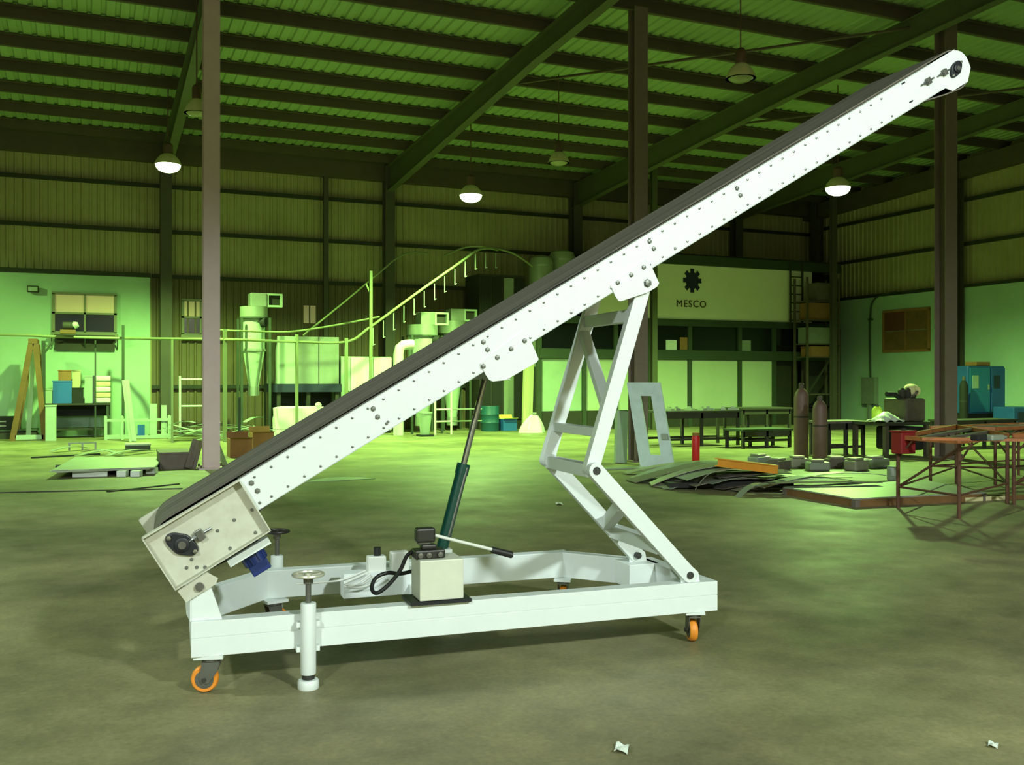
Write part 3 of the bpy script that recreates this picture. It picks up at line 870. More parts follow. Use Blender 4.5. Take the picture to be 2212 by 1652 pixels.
# overhead monorail of the paint line
Ym = Yt + .1
def mono(x, y, Y): return WYp(x, y, Y)
r = thing('overhead_rail', 'long pale green overhead conveyor rail climbing to a peak behind the belt conveyor', 'rail', (mono(110, 727, Ym).x, Ym, 0))
o_ = r.location.copy()
def rl(pts, rad, nm, mat, n=8):
    return MB().tube(smooth_path([Vector(p) - o_ for p in pts], 8), rad, n).build(nm, MATS[mat], r, smooth=True)
Yp = 24.6
main = [mono(-60, 722, Ym), mono(60, 724, Ym), mono(120, 727, Ym), mono(300, 731, Ym + .3), mono(480, 733, Yp - .6), mono(640, 738, Yp), mono(748, 738, Yp), mono(800, 706, Yp), mono(900, 633, Yp), mono(1000, 562, Yp), mono(1030, 541, Yp + .1), mono(1055, 536, Yp + .4), mono(1075, 540, Yp + 1.2)]
rl(main, .034, 'main_track', 'rail_green')
rl([mono(473, 713, Yp), mono(560, 716, Yp + .3), mono(630, 716, Yp + .6), mono(720, 703, Yp + .6), mono(820, 684, Yp + .4)], .024, 'return_track', 'rail_green')
rl([mono(655, 724, Yp + 1.4), mono(740, 655, Yp + 1.4), mono(820, 588, Yp + 1.4), mono(858, 557, Yp + 1.5), mono(890, 545, Yp + 1.8), mono(925, 547, Yp + 2.4)], .024, 'return_track', 'rail_green')
rl([mono(960, 552, Yp + 2.2), mono(1010, 533, Yp + 2.2), mono(1060, 535, Yp + 2), mono(1110, 548, Yp + 2), mono(1150, 575, Yp + 2)], .03, 'return_track', 'rail_green')
for k in range(13):
    f = k / 12
    x = 806 + f * 265
    y = 702 - (x - 806) * .72 if x < 1030 else 541
    a, b = mono(x, y + 6, Yp + (.0 if x < 1030 else .5)), mono(x, y + 44 - 6 * f, Yp + (.0 if x < 1030 else .5))
    if b.z < a.z:
        MB().tube([a - o_, b - o_, b - o_ + Vector((.05, 0, .03))], .013, 6).build('hanger_hook', MATS['pale_paint'], r)
for (x, yt, yb, wd, Y) in ((266, 702, 930, .07, Ym + .25), (206, 735, 930, .04, Ym + .6), (486, 711, 905, .09, Yp - .6), (641, 722, 900, .07, Yp), (801, 585, 905, .075, Yp), (748, 730, 905, .08, Yp), (94, 736, 930, .09, Ym), (372, 733, 915, .05, Yp - .4)):
    a = mono(x, yt, Y)
    MB().bar(Vector((a.x, a.y, 0)) - o_, a - o_, wd).build('rail_post', MATS['dark_green_steel' if x < 300 else 'rail_green'], r)
a, b = mono(94, 765, Ym), mono(118, 733, Ym)
MB().bar(a - o_, b - o_, .05).build('rail_brace', MATS['dark_green_steel'], r)
a, b = mono(801, 636, Yp), mono(790, 612, Yp)
MB().bar(a - o_, b - o_, .04).build('rail_brace', MATS['rail_green'], r)
# drive motor of the rail
p = mono(147, 716, Ym)
r = thing('rail_drive', 'rusty drive motor with a pale cap sitting on the overhead rail', 'motor', (p.x, p.y - .1, mono(147, 724, Ym).z + .03))
MB().box(-.18, .18, -.12, .12, 0, .1).build('drive_base', MATS['rust_brown'], r, bevel=.01)
MB().tube([(-.12, 0, .2), (.12, 0, .2)], .1, 16).build('drive_body', MATS['dark_panel'], r, smooth=True)
MB().tube([(.12, 0, .2), (.17, 0, .23), (.18, 0, .3)], [.1, .1, .05], 14).build('drive_cap', MATS['pale_paint'], r, smooth=True)

# workbench with boxes, left wall
cx, Y, wd, h, z0 = span(96, 238, 871, 930)
Y = WB - 1.25
cx, _, wd, _, _ = span(96, 238, 871, 930, Y)
hb_ = WYp(167, 871, Y).z
r = thing('workbench', 'long dark workbench loaded with crates against the left wall', 'workbench', (cx, Y, 0))
MB().box(-wd / 2, wd / 2, 0, .8, hb_ - .05, hb_).build('bench_top', MATS['dark_panel'], r)
for sx in (-1, 1):
    for yy in (.05, .75):
        MB().box(sx * (wd / 2 - .06) - .03, sx * (wd / 2 - .06) + .03, yy - .03, yy + .03, 0, hb_ - .05).build('leg', MATS['dark_green_steel'], r)
MB().box(-wd / 2 + .1, wd / 2 - .1, .1, .75, .2, .24).build('lower_shelf', MATS['dark_panel'], r)
MB().box(-wd / 2, wd / 2, .72, .78, hb_ - .35, hb_ - .05).build('back_apron', MATS['dark_void'], r)
def carton(name, label, cat, x0, x1, yt, yb, Y, mat, dy=.3, flaps=False, z=None, lidmat=None, group=None):
    cx, _, wd, h, z0 = span(x0, x1, yt, yb, Y)
    if z is not None: h = max(.06, h + (z0 - z)); z0 = z
    t = thing(name, label, cat, (cx, Y, z0), group=group)
    mb = MB(); e = .012
    mb.box(-wd / 2, wd / 2, 0, e, 0, h); mb.box(-wd / 2, wd / 2, dy - e, dy, 0, h); mb.box(-wd / 2, -wd / 2 + e, e, dy - e, 0, h); mb.box(wd / 2 - e, wd / 2, e, dy - e, 0, h); mb.box(-wd / 2 + e, wd / 2 - e, e, dy - e, 0, .015)
    mb.build('box_body', MATS[mat], t)
    if flaps:
        MB().add([(-wd / 2, 0, h), (wd / 2, 0, h), (wd / 2, -.1, h + .03), (-wd / 2, -.1, h + .03), (-wd / 2, -.1, h + .035), (wd / 2, -.1, h + .035), (wd / 2, 0, h + .005), (-wd / 2, 0, h + .005)], [(0, 1, 2, 3), (4, 5, 6, 7), (0, 3, 4, 7), (1, 6, 5, 2), (2, 5, 4, 3), (0, 7, 6, 1)]).build('flap', MATS[lidmat or mat], t)
        MB().add([(-wd / 2, dy, h), (wd / 2, dy, h), (wd / 2, dy + .06, h + .12), (-wd / 2, dy + .06, h + .12), (-wd / 2, dy + .065, h + .12), (wd / 2, dy + .065, h + .12), (wd / 2, dy + .005, h), (-wd / 2, dy + .005, h)], [(0, 1, 2, 3), (4, 5, 6, 7), (0, 3, 4, 7), (1, 6, 5, 2), (2, 5, 4, 3), (0, 7, 6, 1)]).build('flap', MATS[lidmat or mat], t)
    else:
        MB().box(-wd / 2 - .01, wd / 2 + .01, -.01, dy + .01, h - .02, h + .01).build('lid', MATS[lidmat or mat], t)
    return t
Yb = Y + .15
carton('drum_bin', 'pale green bin standing under the left end of the workbench', 'bin', 98, 121, 876, 925, Y - .95, 'pale_paint', .35, z=0.0)
carton('storage_box', 'small white box at the left end of the workbench', 'box', 97, 113, 841, 871, Yb, 'pale_paint', .25, z=hb_)
bc = carton('plastic_crate', 'blue plastic crate on the workbench', 'crate', 114, 155, 823, 871, Yb, 'blue_plastic', .4, z=hb_)
carton('storage_box', 'dark box in the middle of the workbench beside the blue crate', 'box', 157, 180, 838, 871, Yb, 'dark_void', .4, z=hb_)
carton('storage_box', 'white box standing on a dark box on the workbench', 'box', 183, 205, 812, 871, Yb, 'pale_paint', .3, z=hb_)
carton('storage_box', 'red-brown box lying on the blue crate', 'box', 126, 154, 800, 820, Yb + .05, 'card_brown', .3, z=WYp(134, 823, Yb).z + .012)
carton('storage_box', 'cream carton standing upright behind the blue crate', 'box', 157, 174, 800, 871, Yb + .42, 'cream_board', .2, z=hb_)
t = thing('sack_stack', 'stack of white sacks with brown bands at the right end of the workbench', 'sacks', (WYp(221, 850, Yb).x, Yb, hb_))
sh = (WYp(221, 811, Yb).z - hb_) / 5
for k in range(5):
    MB().box(-.2, .2, .02 + .02 * (k % 2), .4, k * sh, k * sh + sh * .92).build('sack', MATS['white_plastic' if k % 2 == 0 else 'cream_board'], t, bevel=.03)
# loose frames, boards and posts standing in front of the left wall
def post_thing(name, label, x0, yt, x1, yb, wd, mat, Y=None, dy=None, lean=0.0, cat='post'):
    b = GB(x1, yb)
    t_ = WYp(x0, yt, b.y + lean)
    o = thing(name, label, cat, (b.x, b.y, 0))
    MB().bar((0, 0, 0), (t_.x - b.x, lean, t_.z), wd, dy or wd * .4, (0, 1, 0)).build('board', MATS[mat], o)
    MB().bar((0, -.004, .02), (t_.x - b.x, lean - .004, t_.z * .985), wd * .3, (dy or wd * .4) + .008, (0, 1, 0)).build('stiffener', MATS[mat], o)
    return o
post_thing('leaning_board', 'tall white board leaning to the left beside the low white table frame', 271, 821, 287, 954, .16, 'pale_paint', lean=.3, cat='board')
post_thing('upright_panel', 'white upright panel right of the leaning board, the wider of two', 331, 872, 331, 946, .17, 'pale_paint', cat='board')
post_thing('upright_panel', 'white upright panel right of the leaning board, the narrower of two', 354, 875, 354, 944, .13, 'pale_paint', cat='board')
post_thing('upright_panel', 'blue sheet standing between the white boards on the left', 305, 917, 305, 946, .17, 'blue_plastic', cat='board')
b = GB(300, 948, 26.0)
r = thing('upturned_table', 'low white upturned table frame among the boards on the left', 'frame', (b.x, b.y + .1, 0))
fw = WYp(375, 940, b.y).x - WYp(235, 940, b.y).x
fh = WYp(235, 900, b.y).z
for sx in (-.5, -.25, .5):
    for yy in (0, .6):
        MB().box(sx * fw - .03, sx * fw + .03, yy - .03, yy + .03, 0, fh).build('leg', MATS['pale_paint'], r)
for yy in (0, .6):
    MB().box(-.5 * fw + .03, .5 * fw - .03, yy - .02, yy + .02, fh * .78, fh * .86).build('rail', MATS['pale_paint'], r)
    MB().box(-.5 * fw + .03, .5 * fw - .03, yy - .02, yy + .02, .02, .09).build('rail', MATS['pale_paint'], r)
b = GB(389, 926)
r = thing('pipe_rack', 'white tubular rack with two bars behind the left column', 'rack', (b.x, b.y, 0))
hz = WYp(389, 812, b.y).z; L = WYp(470, 900, b.y).x - b.x
for q in (0, L):
    MB().tube([(q, 0, 0), (q, 0, hz)], .03, 8).build('upright', MATS['white_plastic'], r)
for y_ in (819, 877):
    z_ = WYp(389, y_, b.y).z
    MB().tube([(.03, 0, z_), (L - .03, 0, z_)], .025, 8).build('cross_bar', MATS['white_plastic'], r)

# cyclone dust separators
def cyclone(name, label, rim, body, cone_y, Y, legs=True, fan=True):
    xr0, xr1, yr0, yr1 = rim
    xb0, xb1, yb1 = body
    cx, _, wr_, hr_, zr0 = span(xr0, xr1, yr0, yr1, Y)
    wb2 = span(xb0, xb1, yr1, yb1, Y)[2]
    zb = WYp((xb0 + xb1) / 2, yb1, Y).z
    zc = WYp((xb0 + xb1) / 2, cone_y, Y).z
    t = thing(name, label, 'dust collector', (cx, Y, 0))
    R1, R2 = wr_ / 2, wb2 / 2
    MB().lathe([(R1, zr0), (R1, zr0 + hr_), (.05, zr0 + hr_ + .02)], n=24).build('top_drum', MATS['galv'], t, smooth=True)
    MB().lathe([(R2, zr0), (R2, zb)], n=24).build('cyclone_body', MATS['pale_paint'], t, smooth=True)
    MB().lathe([(R2, zb), (R2 * .45, zc)], n=24).build('cone', MATS['pale_paint'], t, smooth=True)
    MB().lathe([(R2 + .03, zb - .03), (R2 + .03, zb + .03)], n=24).build('flange_ring', MATS['galv'], t)
    MB().lathe([(R1 + .02, zr0 - .02), (R1 + .02, zr0 + .02)], n=24).build('flange_ring', MATS['dark_green_steel'], t)
    MB().lathe([(R2 * .5, zc), (R2 * .5, max(zc - .25, .1))], n=16).build('outlet', MATS['galv'], t)
    MB().tube([(R2 * .6, -R2 * .75, zr0 - .12), (R2 * .95, -R2 * 1.0, zr0 - .12)], .13, 16).build('inlet_port', MATS['dark_void'], t)
    if fan:
        f = MB().box(-.12, .3, -.25, .25, zr0 + hr_, zr0 + hr_ + .36).build('fan_housing', MATS['galv'], t, bevel=.02)
        fr = MB()
        z1, z2 = zr0 + hr_, zr0 + hr_ + .36
        for a in ((.3, .36), (.66, .72)):
            fr.box(a[0], a[1], -.2, .2, z1, z2)
        fr.box(.36, .66, -.2, .2, z2 - .05, z2); fr.box(.36, .66, -.2, .2, z1, z1 + .05)
        fr.build('fan_frame', MATS['pale_paint'], t)
        MB().box(.36, .66, -.1, .15, z1 + .05, z2 - .05).build('fan_grille', MATS['dark_panel'], t)
    if legs:
        for sx, sy in ((-1, -1), (1, -1), (1, 1), (-1, 1)):
            MB().bar((sx * R1, sy * R1, 0), (sx * R1, sy * R1, zr0), .06).build('leg', MATS['dark_green_steel'], t)
    return t
cyclone('cyclone_separator', 'pale cone-shaped dust cyclone right of the left column, with a fan on top', (518, 578, 663, 687), (527, 575, 756), 834, 26.2)
cyclone('cyclone_separator', 'pale dust cyclone just above the belt, beside the bent white duct', (880, 944, 702, 726), (888, 946, 790), 900, 26.0)
cyclone('cyclone_separator', 'rear dust cyclone partly hidden behind the belt', (948, 1005, 694, 722), (955, 1000, 790), 900, 27.0)
# spray booth
cx, Y, wd, h, z0 = span(598, 733, 727, 829, 26.2)
r = thing('spray_booth', 'wide drab green booth behind the belt with a navy base beam', 'booth', (cx, Y, 0))
for k in range(3):
    a, b2 = -wd / 2 + k * wd / 3, -wd / 2 + (k + 1) * wd / 3
    MB().box(a + .015, b2 - .015, 0, .05, z0, z0 + h).build('panel', MATS['pale_paint' if k == 0 else 'galv'], r)
MB().box(-wd / 2, wd / 2, .05, 1.6, z0, z0 + h - .05).build('booth_body', MATS['galv'], r)
MB().box(-wd / 2 - .05, wd / 2 + .05, -.06, 1.6, z0 - .22, z0 - .005).build('base_beam', MATS['navy'], r)
for sx in (-1, 0, 1):
    MB().box(sx * (wd / 2 - .06) - .05, sx * (wd / 2 - .06) + .05, 0, .1, 0, z0 - .22).build('leg', MATS['dark_panel'], r)
MB().box(-wd / 2, wd / 2, 1.0, 1.05, 0, z0 - .22).build('rear_panel', MATS['dark_void'], r)
# white cabinets
cx, Y, wd, h, z0 = span(737, 846, 770, 910, 26.2)
zt2 = WYp(790, 770, 26.2).z
r = thing('panel_cabinet', 'white cabinet with two wide doors behind the belt, left of the bent duct', 'cabinet', (cx, 26.2, 0))
MB().box(-wd / 2, wd / 2, .03, 1.2, .08, zt2).build('cabinet_body', MATS['pale_paint'], r)
for k, (a, b2) in enumerate(((-.5, -.32), (-.31, .12), (.14, .5))):
    d = MB().box(a * wd, b2 * wd, 0, .03, .1, zt2 - .03).build('door', MATS['pale_paint' if k == 0 else 'white_plastic'], r)
    MB().box(b2 * wd - .08, b2 * wd - .05, -.03, 0, 1.0, 1.2).build('door_handle', MATS['dark_panel'], d)
MB().box(-wd / 2, wd / 2, .05, 1.2, 0, .08).build('plinth', MATS['dark_panel'], r)
# bent duct
cx, Y, wd, h, z0 = span(850, 871, 736, 790, 25.2)
r = thing('bent_duct', 'thick white ventilation duct bending right, beside the white cabinet', 'duct', (cx, 25.2, 0))
zt3 = WYp(862, 745, 25.2).z
MB().tube([(0, 0, 0), (0, 0, zt3 - .25), (.04, 0, zt3 - .08), (.14, 0, zt3), (.3, 0, zt3 + .02), (.42, 0, zt3 + .02)], wd / 2, 18).build('duct_pipe', MATS['white_plastic'], r, smooth=True)
for z_ in (.8, 1.7):
    MB().lathe([(wd / 2 + .02, z_), (wd / 2 + .02, z_ + .04)], n=18).build('duct_clamp', MATS['galv'], r)
# dark curing oven and silver ducts
cx, Y, wd, h, z0 = span(1036, 1135, 592, 700, 27.0)
zt4 = WYp(1060, 592, 27.0).z
r = thing('curing_oven', 'big dark oven block behind the belt under the peak of the rail', 'oven', (cx, 27.0, 0))
MB().box(-wd / 2, wd / 2, 0, 1.2, 0, zt4).build('oven_body', MATS['dark_panel'], r)
for k in range(4):
    MB().box(-wd / 2 + k * wd / 4 + .03, -wd / 2 + (k + 1) * wd / 4 - .03, -.03, 0, .3, zt4 - .1).build('oven_panel', MATS['dark_void' if k != 2 else 'galv'], r)
for k, (x0, x1, yt) in enumerate(((1145, 1192, 552), (1188, 1240, 540))):
    Yd = 26.9 + k * .2
    cx, _, wd, h, z0 = span(x0, x1, yt, 640, Yd)
    zt5 = z0 + h
    r = thing('silver_duct', ('foil-covered round duct rising above the belt, the left one of two', 'foil-covered round duct rising above the belt, the right one of two')[k], 'duct', (cx, Yd, 0), group='foil ducts')
    R_ = wd / 2
    MB().lathe([(R_ * .92, 0), (R_ * .95, 2.5), (R_, 3.2), (R_ * 1.02, zt5 - .25), (R_ * .85, zt5 - .08), (R_ * .4, zt5), (.01, zt5)], n=22).build('duct_shell', MATS['sheet_metal'], r, smooth=True)
    for z_ in (3.0, 3.6, zt5 - .35):
        MB().lathe([(R_ * 1.03, z_), (R_ * 1.04, z_ + .05)], n=22).build('duct_band', MATS['galv'], r)

# wrapped bundle, scrap heaps, cartons behind the belt
b = GB(657, 940, 24.9)
bw, bh = (714 - 601) * dep(b) / F, (938 - 872) * dep(b) / F
r = thing('wrapped_bundle', 'block wrapped in white plastic film standing behind the lower belt', 'bundle', (b.x, b.y, 0))
mb = MB()
def wr_fn(u, v):
    a = 2 * math.pi * u
    ca, sa = math.cos(a), math.sin(a)
    k = 1 / max(abs(ca), abs(sa)) ** .85
    t = min(1, v * 1.25)
    sh_ = 1 - max(0, v - .8) / .2 * .98
    wob = 1 + .05 * math.sin(7 * a + v * 9)
    return (bw / 2 * ca * k * sh_ * wob, .4 + .4 * sa * k * sh_ * wob, bh * (t if v < .8 else 1 + .03 * math.sin(a * 3)))
mb.grid(wr_fn, 40, 14).build('film_wrap', MATS['white_plastic'], r, smooth=True)
MB().box(-bw / 2, bw / 2, 0, .8, 0, .05).build('skid', MATS['rust_brown'], r)
p = Vector((bw * .32, .3, bh))
MB().lathe([(.06, 0), (.09, .05), (.07, .1), (.001, .13)], p, 12).build('film_knot', MATS['white_plastic'], r, smooth=True)
def strip_obj(name, label, cat, p, q, wd, th, mat, sag=0.0, group=None, twist=0.0):
    """a thin strip lying from p to q, slightly bowed"""
    p, q = Vector(p), Vector(q)
    c = (p + q) / 2
    o = Vector((c.x, c.y, 0))
    d = (q - p); dn = Vector((d.x, d.y, 0)).normalized(); nn = Vector((-dn.y, dn.x, 0)) * wd / 2
    nn.z = twist * wd
    vs, fs = [], []
    N = 6
    for i in range(N + 1):
        u = i / N
        m = p + d * u - o; m.z += sag * 4 * u * (1 - u)
        for k, e in enumerate(((-1, 0), (1, 0), (1, 1), (-1, 1))):
            vv = m + nn * e[0]; vv.z = max(.0015 if e[1] == 0 else .0015 + th, vv.z + th * e[1]); vs.append(vv)
    for i in range(N):
        for k in range(4):
            k2 = (k + 1) % 4
            fs.append((i * 4 + k, i * 4 + k2, (i + 1) * 4 + k2, (i + 1) * 4 + k))
    fs += [(3, 2, 1, 0), tuple(N * 4 + k for k in range(4))]
    ob = MB().add(vs, fs).build(name, MATS[mat], None, o)
    return tag(ob, label, cat, group)
rng = random.Random(3)
for (x0, x1, ya, yb, n, lab, grp) in ((376, 452, 912, 950, 12, 'pale metal offcut in the heap left of the left column', 'offcut heap left of the column'), (482, 600, 908, 944, 14, 'pale metal offcut in the heap right of the left column', 'offcut heap right of the column')):
    for k in range(n):
        f = (k + .5) / n
        xc = x0 + (x1 - x0) * rng.random()
        b = GB(xc, 934 + 18 * rng.random(), 26.6 + .6 * rng.random())
        L = .7 + .8 * rng.random(); a = rng.uniform(-.7, .7)
        z = .03 + .42 * f * (1 - abs(2 * (xc - x0) / (x1 - x0) - 1) * .6)
        dv = Vector((math.cos(a), math.sin(a), rng.uniform(-.25, .25))) * L / 2
        strip_obj('metal_offcut', lab, 'scrap', b + dv + Vector((0, 0, z)), b - dv + Vector((0, 0, z)), .07 + .1 * rng.random(), .012, 'pale_paint' if k % 3 else 'galv', rng.uniform(-.05, .1), grp)
# cartons right of the left column
for (x0, x1, yt, yb, lab) in ((497, 545, 948, 988, 'flattened orange-brown carton beside the left column'), (546, 592, 935, 975, 'open orange-brown carton right of the left column, behind the belt')):
    carton('carton', lab, 'carton', x0, x1, yt, yb, G((x0 + x1) / 2, yb).y, 'card_orange', .5, flaps=True, z=0.0)
p = G(517, 965)
r = thing('iron_stake', 'thin dark stake standing upright among the cartons', 'stake', (p.x, p.y, 0))
MB().box(-.03, .03, -.03, .03, 0, (965 - 858) * dep(p) / F).build('shaft', MATS['dark_green_steel'], r)
MB().box(-.15, .15, -.15, .15, 0, .02).build('foot_plate', MATS['dark_green_steel'], r)
# boards leaning on the left column
post_thing('leaning_plank', 'grey plank leaning against the left side of the left column', 427, 952, 410, 1013, .18, 'grey_brown', lean=.25, cat='plank')
post_thing('leaning_plank', 'pale thin plank leaning against the right side of the left column', 470, 962, 487, 1008, .09, 'galv', lean=.25, cat='plank')
# brown low box left of the column
carton('low_box', 'wide low grey-brown box on the floor left of the left column', 'box', 345, 412, 978, 1013, G(378, 1013).y, 'grey_brown', .8, z=0.0)
# flat stack of sheets on blocks
fl_, fr_ = G(112, 1020, .1), G(332, 1012, .1)
bl_, br_ = G(165, 990, .1), G(352, 990, .1)
cc = (fl_ + fr_ + bl_ + br_) / 4; oo = Vector((cc.x, cc.y, 0))
r = thing('sheet_stack', 'flat stack of grey-green metal sheets raised on blocks, lower left', 'sheets', oo)
for k in range(3):
    z = .09 + k * .014
    j = [Vector((rng.uniform(-.06, .06), rng.uniform(-.04, .04), 0)) for _ in range(2)]
    qs = [fl_ + j[0], fr_ + j[1], br_ + j[1], bl_ + j[0]]
    MB().hexa([(q.x - oo.x, q.y - oo.y, z) for q in qs], [(q.x - oo.x, q.y - oo.y, z + .01) for q in qs]).build('sheet', MATS['sheet_metal'], r)
for (xa, xb_, ya) in ((158, 233, 1031), (262, 269, 1031), (292, 299, 1031), (325, 333, 1024)):
    p, q = G(xa, ya), G(xb_, ya - 2)
    MB().bar(p - oo + Vector((0, .1, .045)), q - oo + Vector((0, .1, .045)), .14, .088).build('support_block', MATS['white_plastic'], r)
p, q = G(118, 1020), G(330, 1012)
MB().bar(p - oo + Vector((0, .35, .045)), q - oo + Vector((0, .35, .045)), .2, .088).build('support_beam', MATS['dark_void'], r)
# rods and strips on the floor at the left
GRP = 'long strips on the floor at lower left'
strip_obj('floor_strip', 'long thin dark strip on the floor, the longer one reaching the left edge', 'strip', G(-60, 1066), G(394, 1056), .05, .012, 'dark_panel', group=GRP)
strip_obj('floor_strip', 'short thin dark strip on the floor ending beside the belt tail', 'strip', G(232, 1063), G(386, 1046), .05, .014, 'dark_panel', group=GRP)
strip_obj('floor_bar', 'thin dark bar with a knob end lying behind the sheet stack', 'bar', G(68, 990), G(215, 982), .06, .03, 'dark_green_steel')
for k, (xa, ya, xb_, yb_) in enumerate(((110, 975, 190, 968), (165, 985, 300, 972), (180, 976, 260, 981), (230, 985, 330, 974))):
    strip_obj('bent_strip', 'bent green-grey strip behind the sheet stack, ' + ('farthest left', 'the longest', 'in the middle', 'farthest right')[k], 'strip', G(xa, ya, .03), G(xb_, yb_, .03), .12, .01, 'galv', .06, 'bent strips behind the sheet stack')
for k, (xa, xb_, yt, yb_) in enumerate(((152, 204, 958, 972),)):
    b = G((xa + xb_) / 2, yb_); L = (xb_ - xa) * dep(b) / F; hh = (yb_ - yt) * dep(b) / F
    r = thing('low_stand', 'low square-tube stand behind the sheet stack', 'stand', (b.x, b.y, 0))
    for sx in (-.5, 0, .5):
        MB().box(sx * L - .02, sx * L + .02, -.02, .02, 0, hh).build('leg', MATS['galv'], r)
    MB().box(-L / 2 - .02, L / 2 + .02, -.025, .025, hh, hh + .03).build('top_bar', MATS['galv'], r)
carton('low_box', 'dark green low box with a pale board on top behind the sheet stack', 'box', 272, 325, 960, 974, G(300, 974).y, 'dark_green_steel', .5, z=0.0, lidmat='pale_paint')
p = G(730, 1036)
o = MB().prism([(-.55, -.16), (-.1, .3), (.15, .3), (.42, .12), (.55, -.1), (.1, -.16)], lambda a, c: (a, c, .002), lambda a, c: (a, c, .008)).build('floor_sheet', MATS['sheet_metal'], None, (p.x, p.y, 0))
tag(o, 'thin pale sheet lying flat on the floor behind the belt', 'sheet')
# beneath the belt, middle background
carton('small_carton', 'blue carton with yellow flaps on the floor behind the hydraulic ram', 'carton', 1087, 1117, 905, 930, G(1102, 930).y, 'blue_plastic', .35, flaps=True, z=0.0, lidmat='yellow_lid')
b = GB(1148, 934, 25.2)
r = thing('plastic_sack', 'slumped white plastic sack beside the blue carton', 'sack', (b.x, b.y, 0))
bw, bh = 58 * dep(b) / F, 38 * dep(b) / F
MB().grid(lambda u, v: ((bw / 2 * (1 - .78 * v ** 1.3) + .03 * math.sin(u * 40)) * math.cos(u * 6.2832) + .08 * v, (.3 * (1 - .8 * v) + .02 * math.sin(u * 31)) * math.sin(u * 6.2832), bh * (v ** .8)), 32, 10).build('sack_body', MATS['white_plastic'], r, smooth=True)
MB().lathe([(.05, bh * .95), (.03, bh), (.09, bh + .06), (.001, bh + .05)], (.08, 0, 0), 10).build('sack_neck', MATS['white_plastic'], r, smooth=True)
b = GB(1058, 930, 26.2)
r = thing('drum', 'dark teal drum on the floor behind the hydraulic ram', 'drum', (b.x, b.y, 0))
R_ = 20 * dep(b) / F; hh = 54 * dep(b) / F
MB().lathe([(R_ * .97, 0), (R_, .02), (R_, hh * .32), (R_ * 1.04, hh * .34), (R_, hh * .36), (R_, hh * .64), (R_ * 1.04, hh * .66), (R_, hh * .68), (R_, hh - .02), (R_ * .97, hh)], n=22).build('drum_shell', MATS['teal_blue'], r, smooth=True)
MB().lathe([(R_ * .9, hh - .01), (R_ * .9, hh + .005), (.001, hh + .005)], n=22).build('drum_lid', MATS['dark_void'], r)
post_thing('leaning_plank', 'tall yellowish board leaning behind the plastic sack', 1142, 782, 1138, 928, .30, 'cream_board', lean=.2, cat='plank')
b = GB(975, 934, 25.0)
r = thing('pipe_rack', 'thin white tubular rack standing below the belt, left of the ram', 'rack', (b.x, b.y, 0))
hz = WYp(975, 838, b.y).z; L = WYp(940, 900, b.y).x - b.x
for q in (0, L):
    MB().tube([(q, 0, 0), (q, 0, hz)], .03, 8).build('upright', MATS['white_plastic'], r)
for y_ in (884, 910):
    z_ = WYp(975, y_, b.y).z
    MB().tube([(L + .03, 0, z_), (-.03, 0, z_)], .025, 8).build('cross_bar', MATS['white_plastic'], r)
    MB().tube([(.03, 0, z_), (.9, 0, z_)], .02, 8).build('cross_bar', MATS['galv'], r)
b = GB(918, 936, 24.4)
r = thing('bin_hopper', 'small pale tapered bin under the belt beside the tubular rack', 'bin', (b.x, b.y, 0))
hh = 50 * dep(b) / F; R_ = 15 * dep(b) / F
MB().lathe([(R_ * .65, .05), (R_, hh), (R_ * 1.08, hh), (R_ * 1.08, hh + .03), (R_ * .95, hh + .03), (R_ * .6, .09), (.001, .09)], n=18).build('bin_body', MATS['pale_paint'], r, smooth=True)
MB().box(-R_, R_, -R_, R_, 0, .05).build('bin_base', MATS['dark_void'], r)
# ------------------------------------------------------------------ the office block with the sign, right of centre
M('sign_white', (184, 194, 164), 0.7, 0.0, 0.25, (160, 170, 138), 1.2)
M('fascia_white', (234, 232, 208), 0.7, 0.0, 0.2, (212, 208, 178), 1.2)
M('logo_navy', (30, 32, 62), 0.6)
M('letter_brown', (84, 72, 44), 0.7)
M('glass_dark', (20, 22, 22), 0.15)
M('steel_brown', (84, 74, 62), 0.7, 0.0, 0.4)
WO = 26.0
def ox(x, y): return WYp(x, y, WO).x
zo = lambda x, y: WYp(x, y, WO).z
XL, XR_, XF = ox(1165, 700), ox(1812, 700), ox(1284, 700)
ZS0, ZS1, ZW0, ZP1 = zo(1425, 688), zo(1425, 569), zo(1425, 757), zo(1425, 776)
r = thing('office_block', 'long two-tier office partition with a pale sign fascia and white panels below', 'office', ((XL + XR_) / 2, WO, 0))
ox0 = (XL + XR_) / 2
sgn = MB().box(XF - ox0, ox(1754, 640) - ox0, 0, .12, ZS0, ZS1).build('sign_fascia', MATS['fascia_white'], r)
MB().box(XF - ox0, XR_ - ox0, -.12, .2, ZS1, ZS1 + .3).build('roof_edge', MATS['dark_green_steel'], r)
MB().box(XL - ox0, XR_ - ox0, -.06, .2, ZS0 - .22, ZS0).build('transom_beam', MATS['dark_green_steel'], r)
MB().box(XL - ox0, XR_ - ox0, -.06, .2, ZP1, ZW0 + .02).build('transom_beam', MATS['dark_green_steel'], r)
MB().box(XL - ox0, XR_ - ox0, 0, .2, 0, .55).build('skirting_panel', MATS['dark_panel'], r)
MB().box(XF - ox0, XR_ - ox0, 1.8, 1.9, 0, ZS1).build('rear_wall', MATS['dark_panel'], r)
MB().box(XF - ox0, XR_ - ox0, 0, 1.9, ZS1 + .3, ZS1 + .36).build('roof_deck', MATS['dark_panel'], r)
MB().box(XR_ - ox0 - .08, XR_ - ox0, .1, 1.8, 0, ZS1).build('end_wall', MATS['dark_panel'], r)
posts = [1165, 1262, 1330, 1400, 1490, 1598, 1672, 1740, 1812]
